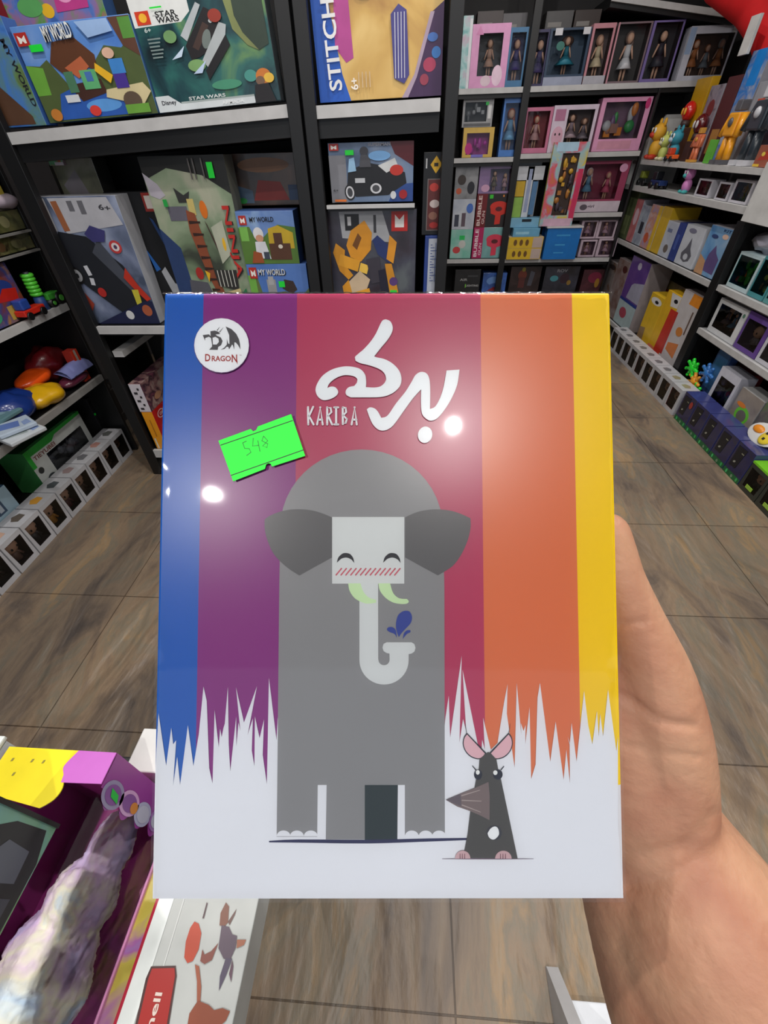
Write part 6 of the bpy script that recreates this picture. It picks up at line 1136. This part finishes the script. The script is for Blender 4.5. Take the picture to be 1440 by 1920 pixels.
# plush toy box: top right edge along y
PXR, PXL, PYF, PYN, PZT = -.348, -.486, .165, -.32, .95
PB = thing('plush_toy_box', 'purple window box with yellow scalloped flap holding a pastel tie-dye plush, lower left corner', 'toy box', Matrix.Translation((PXL, PYN, zt0)))
wP, lP, hP = PXR - PXL, PYF - PYN, PZT - zt0
mag = mottle([(140, 40, 116), (170, 56, 140), (190, 90, 166)], 6, .4, seed=111); lil = mat((206, 110, 206), .35)
b = MB(); b.box((.004, .004, .006), (wP - .001, lP - .004, .010), mag); b.box((0, 0, 0), (wP, lP, .004), mag); b.box((0, 0, 0), (.004, lP, hP), mag); b.box((0, 0, 0), (wP, .004, hP), mag); b.box((0, lP - .004, 0), (wP, lP, hP), mag)
b.build('carton', PB)
def loc(px, py, z): p = at(px, py, 2, z); return (p.x - PXL, p.y - PYN)
def locx(px, py, x): p = at(px, py, 0, x); return (p.y - PYN, p.z - zt0)
yel = [loc(*p, PZT) for p in [(148, 1410), (131, 1426), (120, 1440), (121, 1458), (118, 1478), (105, 1497), (90, 1508), (75, 1516)]]
yl_ = [(0.0, lP), loc(148, 1410, PZT)] ; yl_[1] = (yl_[1][0], lP)
yel = yel[:1] + [(p[0], p[1]) for p in catmull([(a, b_, 0) for a, b_ in yel[1:]], 4)]
ypoly = yl_ + yel[1:] + [(0.0, yel[-1][1] + .012)]
ppoly = [(yl_[1][0], lP), (wP, lP), (wP, lP - .033), (yel[9][0], lP - .034)] + yel[1:9][::-1]
def cap(parent, name, poly, z, m, th=.0015):
    q = MB(); n = len(poly); a = sum(p[0] * r[1] - r[0] * p[1] for p, r in zip(poly, poly[1:] + poly[:1])); poly = poly if a > 0 else poly[::-1]
    q.add([(p[0], p[1], z + th) for p in poly] + [(p[0], p[1], z) for p in poly], [list(range(n)), list(range(2 * n - 1, n - 1, -1))] + [(i, (i + 1) % n, (i + 1) % n + n, i + n) for i in range(n)][::1], m)
    return q.build(name, parent)
cap(PB, 'yellow_flap', ypoly, hP, mat((246, 226, 40), .35)); cap(PB, 'pink_flap', ppoly, hP + .0002, lil)
q = MB()
for px_, py_ in ((25, 1425), (62, 1427), (83, 1429), (27, 1452)): 
    a, b_ = loc(px_, py_, PZT); q.add([(a - .0012, b_ - .002, hP + .002), (a + .0012, b_ - .0015, hP + .002), (a + .0016, b_ + .002, hP + .002), (a - .0008, b_ + .0015, hP + .002)], [(0, 1, 2, 3)], mat((150, 140, 60), .5))
q.build('printed_marks', PB)
# right side: scalloped purple end band, lower band with pink border
purp = mat((150, 60, 150), .35)
sc = [(lP, hP), (lP, 0), (lP - .085, 0)]
for cpx, cpy, rr in ((236, 1492, 0), (0, 0, 0)): pass
band = [(lP, 0), (lP, hP), (lP - .036, hP)] + [(lP - .036 - (.016 * math.sin(math.pi * ((k % 8) / 8))) , hP - .006 - .044 * k / 8) for k in range(33)] + [(lP - .036, 0)]
q = MB(); q.add([(wP + .0008, a, c) for a, c in band], [list(range(len(band)))], purp); q.build('side_band', PB)
q = MB()
for (yy, zz, ry, rz, cc) in ((lP - .036, hP - .030, .014, .026, (150, 140, 176)), (lP - .034, hP - .074, .013, .026, (206, 160, 206)), (lP - .036, hP - .118, .013, .024, (176, 176, 206)), (lP - .034, hP - .160, .012, .02, (160, 110, 180))):
    q.add([(wP + .0014, yy + ry * math.cos(t), zz + rz * math.sin(t)) for t in [k * math.pi / 12 for k in range(24)]], [list(range(24))], mat(cc, .4)); q.add([(wP + .0018, yy + ry * .7 * math.cos(t), zz + rz * .72 * math.sin(t)) for t in [k * math.pi / 12 for k in range(24)]], [list(range(24))], mat((130, 76, 150) if rz > .025 else (190, 190, 210), .4))
q.add([(wP + .0022, lP - .036 + .006 * math.cos(t), hP - .088 + .010 * math.sin(t)) for t in [k * math.pi / 8 for k in range(16)]], [list(range(16))], mat((206, 130, 50), .4))
q.build('round_pictures', PB)
q = MB(); q.add([(wP + .0024, lP - .042, hP - .045), (wP + .0024, lP - .034, hP - .040), (wP + .0024, lP - .031, hP - .020), (wP + .0024, lP - .039, hP - .025)], [(0, 1, 2, 3)], mat((20, 190, 60), .45)); q.build('price_sticker', PB)['label'] = 'small green price sticker'
q = MB(); q.add([(wP + .036, 0, .002), (wP + .036, lP - .05, .002), (wP + .0008, lP - .06, .004), (wP + .0008, 0, .004), (wP + .001, 0, .002), (wP + .001, lP - .05, .002)], [(0, 1, 2, 3), (0, 4, 5, 1), (1, 5, 2), (0, 3, 4)], mottle([(206, 190, 80), (216, 200, 90), (180, 110, 180), (150, 150, 200)], 13, .35, seed=113)); q.build('lower_side_band', PB)
q = MB(); q.box((wP - .001, 0, .003), (wP + .003, lP - .06, .010), mat((226, 150, 200), .35)); q.build('pink_border', PB, bevel=.001)
# the plush inside
pm = mottle([(180, 176, 222), (216, 190, 226), (230, 228, 206), (186, 212, 236), (238, 236, 246)], 11, .9, seed=114, coat=0)
q = MB()
for cx, cy, cz, rx, ry, rz in ((.098, .415, .062, .026, .045, .030), (.088, .365, .058, .040, .045, .040), (.076, .315, .052, .050, .050, .042), (.055, .270, .050, .044, .045, .040), (.100, .290, .045, .032, .034, .034), (.050, .200, .045, .040, .07, .035), (.112, .445, .075, .014, .028, .018), (.09, .22, .03, .026, .05, .018)):
    q.ell((cx, cy, cz), (rx, ry, rz), pm, 36, 22)
o = q.build('tie_dye_plush', PB); o['label'] = 'fluffy pastel tie-dye plush'
rmm = o.modifiers.new('r', 'REMESH'); rmm.mode = 'VOXEL'; rmm.voxel_size = .003; rmm.use_smooth_shade = True
tx = bpy.data.textures.new('fluff', 'CLOUDS'); tx.noise_scale = .006; dm = o.modifiers.new('d', 'DISPLACE'); dm.texture = tx; dm.strength = .008
FM2 = film('box_window_film', (1, 1, 1), .35, 22, .08, 1.22)
q = MB(); e = .0005
q.add([(.002, 0, hP + e), (wP, 0, hP + e), (wP, lP - .03, hP + e), (.002, lP - .03, hP + e)], [(0, 1, 2, 3)], FM2); q.add([(wP + .0004, 0, .006), (wP + .0004, lP - .036, .006), (wP + .0004, lP - .036, hP), (wP + .0004, 0, hP)], [(0, 1, 2, 3)], FM2)
q.build('clear_window', PB)
# dark-vehicle picture box standing on the plush box
kx = at(110, 1545, 2, PZT + .004).x
r = side_box(kx, -.25, at(110, 1545, 2, PZT + .004).y, PZT + .003, .15, .05, 'toy_box', 'green picture box showing a black vehicle, standing on the plush toy box', 'toy box', (30, 28, 30), mottle([(70, 130, 70), (110, 160, 110), (120, 170, 190)], 7, seed=116),
    [('p', [(.975, .1), (.97, .42), (.94, .62), (.88, .68), (.80, .62), (.70, .52), (.62, .3), (.62, .03), (.9, .02)], (36, 36, 40)), ('p', [(.92, .16), (.93, .4), (.88, .52), (.84, .4), (.85, .14)], (92, 96, 108)), ('p', [(.82, .1), (.81, .44), (.74, .4), (.74, .1)], (70, 72, 82)), ('p', [(.72, .05), (.7, .3), (.66, .26), (.67, .05)], (120, 122, 128)), ('e', .93, .93, .03, .05, (140, 90, 50)), ('r', .988, 0, 1, 1, (20, 18, 20))])
# game box with bird print
GX0, GX1, GZ = at(292, 1690, 2, .8).x, at(484, 1690, 2, .8).x, .80
GB = thing('game_box', 'grey-white game box printed with leaping creatures and a red label, beside the plush toy box', 'board game', Matrix.Translation((GX0, -.24, zt0)))
wG, lG, hG = GX1 - GX0, .39, GZ - zt0
MB().box((0, 0, 0), (wG, lG, hG), mat((176, 180, 178), .4)).build('carton', GB, bevel=.0015)
def gl(px, py): p = at(px, py, 2, GZ); return (p.x - GX0, p.y + .24)
q = MB(); zg = hG + .0008
def gp(pts, c, dz=0):
    P2 = [gl(*p) for p in pts]; a = sum(p[0] * r_[1] - r_[0] * p[1] for p, r_ in zip(P2, P2[1:] + P2[:1])); P2 = P2 if a > 0 else P2[::-1]
    q.add([(p[0], p[1], zg + dz) for p in P2], [list(range(len(P2)))], mat(c, .35))
sx = gl(325, 1690)[0]
q.add([(.0, 0, zg), (sx, 0, zg), (sx, lG, zg), (.0, lG, zg)], [(0, 1, 2, 3)], mat((222, 228, 226), .35)); q.add([(.0, 0, zg + .0003), (.0035, 0, zg + .0003), (.0035, lG, zg + .0003), (.0, lG, zg + .0003)], [(0, 1, 2, 3)], mat((170, 30, 56), .35))
q.add([(sx + .012, .0, zg), (sx + .0135, 0, zg), (sx + .0135, lG, zg), (sx + .012, lG, zg)], [(0, 1, 2, 3)], mat((196, 200, 198), .35))
gp([(284, 1812), (330, 1811), (332, 1830), (316, 1930), (252, 1930), (274, 1835)], (70, 40, 40), .0003); gp([(286, 1816), (328, 1815), (329, 1830), (312, 1930), (257, 1930), (279, 1835)], (156, 30, 26), .0006)
q.build('printed_top', GB)
q = MB()
gp([(365, 1728), (373, 1732), (378, 1750), (373, 1780), (362, 1802), (352, 1806), (346, 1795), (349, 1765), (357, 1740)], (172, 62, 36), .0003)
gp([(424, 1692), (430, 1700), (428, 1730), (420, 1738), (412, 1735), (414, 1712)], (112, 70, 54), .0003); gp([(444, 1704), (441, 1715), (431, 1735), (428, 1728)], (96, 70, 64), .0004)
gp([(416, 1735), (430, 1738), (436, 1752), (445, 1755), (442, 1778), (432, 1800), (420, 1798), (410, 1778)], (84, 70, 84), .0005); gp([(445, 1762), (462, 1762), (458, 1772), (444, 1778)], (150, 92, 68), .0006)
gp([(410, 1768), (398, 1800), (384, 1808), (376, 1802), (380, 1780), (384, 1790), (396, 1784)], (120, 66, 56), .0006); gp([(424, 1796), (436, 1798), (424, 1830), (411, 1858), (413, 1830)], (76, 68, 88), .0006); gp([(436, 1800), (438, 1812), (434, 1842), (430, 1826)], (90, 66, 80), .0007)
gp([(366, 1808), (374, 1812), (378, 1850), (376, 1880), (370, 1878), (370, 1840)], (146, 80, 56), .0006); gp([(372, 1876), (392, 1884), (402, 1894), (418, 1890), (432, 1896), (424, 1914), (400, 1935), (350, 1935), (356, 1900)], (130, 66, 44), .0007)
gp([(388, 1692), (390, 1694), (383, 1722), (380, 1722)], (70, 44, 50), .0006)
q.build('leaping_creatures_print', GB)
q = MB(); vs, fs = text_geo('nell', .02)
c0 = Vector((*gl(290, 1895), 0)); ax1 = Vector((*gl(279, 1930), 0)) - Vector((*gl(299, 1860), 0)); ax2 = Vector((*gl(303, 1876), 0)) - Vector((*gl(290, 1875), 0))
fs2 = fs; tt = [c0 + ax1 * (-a) * 1.0 + ax2 * b * -1.0 for a, b in vs]
q.add([(p[0], p[1], zg + .0012) for p in tt], fs2, mat((214, 196, 186), .4)); q.build('lettering', GB)
# small white and red box behind, and the white box at the frame edge
o = thing('card_box', 'small white box with a red oval, peeking out behind the plush toy box', 'box', Matrix.Translation((-.405, .180, zt0)))
MB().box((0, 0, 0), (.16, .06, .085), mat((222, 224, 222), .4)).build('carton', o, bevel=.002)
q = MB(); q.add([(.075 + .036 * math.cos(t), .022 + .02 * math.sin(t), .0858) for t in [k * math.pi / 10 for k in range(20)]], [list(range(20))], mat((206, 44, 60), .4)); q.build('red_oval', o)
o = thing('white_box', 'plain white box cut by the left frame edge beside the yellow flap', 'box', Matrix.Translation((-.62, .0, zt0)))
MB().box((0, 0, 0), (.126, .172, .215), mat((206, 214, 212), .4)).build('carton', o, bevel=.003); MB().box((-.002, -.002, .215), (.128, .174, .222), mat((214, 220, 218), .4)).build('lid', o, bevel=.002)

# low white display tray on the floor at the lower right
a0 = at(1022, 1812, 2, .0); 
DT = thing('display_tray', 'white low tray with a slanted side wall standing on the floor at the bottom right', 'display tray', Matrix.Translation((a0.x, a0.y, 0)))
Ln = .55; wl = MB(); T_ = .028; hh = .36
B_ = at(1095, 1920, 0, at(1027, 1920, 2, 0).x)            # top of wall above the point at the frame edge
sl = B_.z / max(.01, a0.y - B_.y)
hh = sl * Ln; hh = min(hh, .75)
wl.add([(0, 0, 0), (0, -Ln, 0), (0, -Ln, hh), (T_, 0, 0.0), (T_, -Ln, 0), (T_, -Ln, hh), (0, 0, .012), (T_, 0, .012)], [(0, 1, 2, 6), (3, 7, 5, 4), (6, 2, 5, 7), (1, 4, 5, 2), (0, 6, 7, 3), (0, 3, 4, 1)], mat((190, 190, 192), .45))
wl.build('side_wall', DT)
MB().box((T_, -Ln, 0), (T_ + .22, -.05, .035), mat((222, 226, 232), .4)).build('tray_floor', DT, bevel=.003)

# red plush hanging at the top right
pc_ = camp(1425, 20, 2.7)
RP = thing('red_plush_toy', 'bright red soft plush arm hanging at the top right corner', 'plush toy', Matrix.Translation(pc_))
q = MB(); mr_ = mat((206, 16, 22), .85)
def rel(px, py, d=2.7): return camp(px, py, d) - pc_
for a, b_, r1, r2 in ((rel(1350, -30), rel(1420, 0), .09, .13), (rel(1420, 0), rel(1442, 60), .13, .10), (rel(1442, 60), rel(1448, 100), .10, .09), (rel(1420, 0), rel(1440, -160), .13, .16)):
    q.cyl(a, b_, r1, r2, mr_, 20); q.ell(a, (r1,) * 3, mr_, 20, 12); q.ell(b_, (r2,) * 3, mr_, 20, 12)
o = q.build('body', RP); m_ = o.modifiers.new('r', 'REMESH'); m_.mode = 'VOXEL'; m_.voxel_size = .012; m_.use_smooth_shade = True; m_ = o.modifiers.new('s', 'SMOOTH'); m_.iterations = 8
q = MB(); tp = rel(1440, -160); q.cyl(tp, Vector((tp.x, tp.y, CEIL - pc_.z)), .003, .003, WHITE, 8); q.build('hanging_string', RP)
item(PR(XR + .10), (1384, 100), (1398, 102), (1396, 36), .02, 'sign_card', 'blank white upright card beside the red plush at the top right', 'card', (206, 206, 204), (200, 200, 198), [('r', .05, .05, .95, .95, (208, 208, 206))])
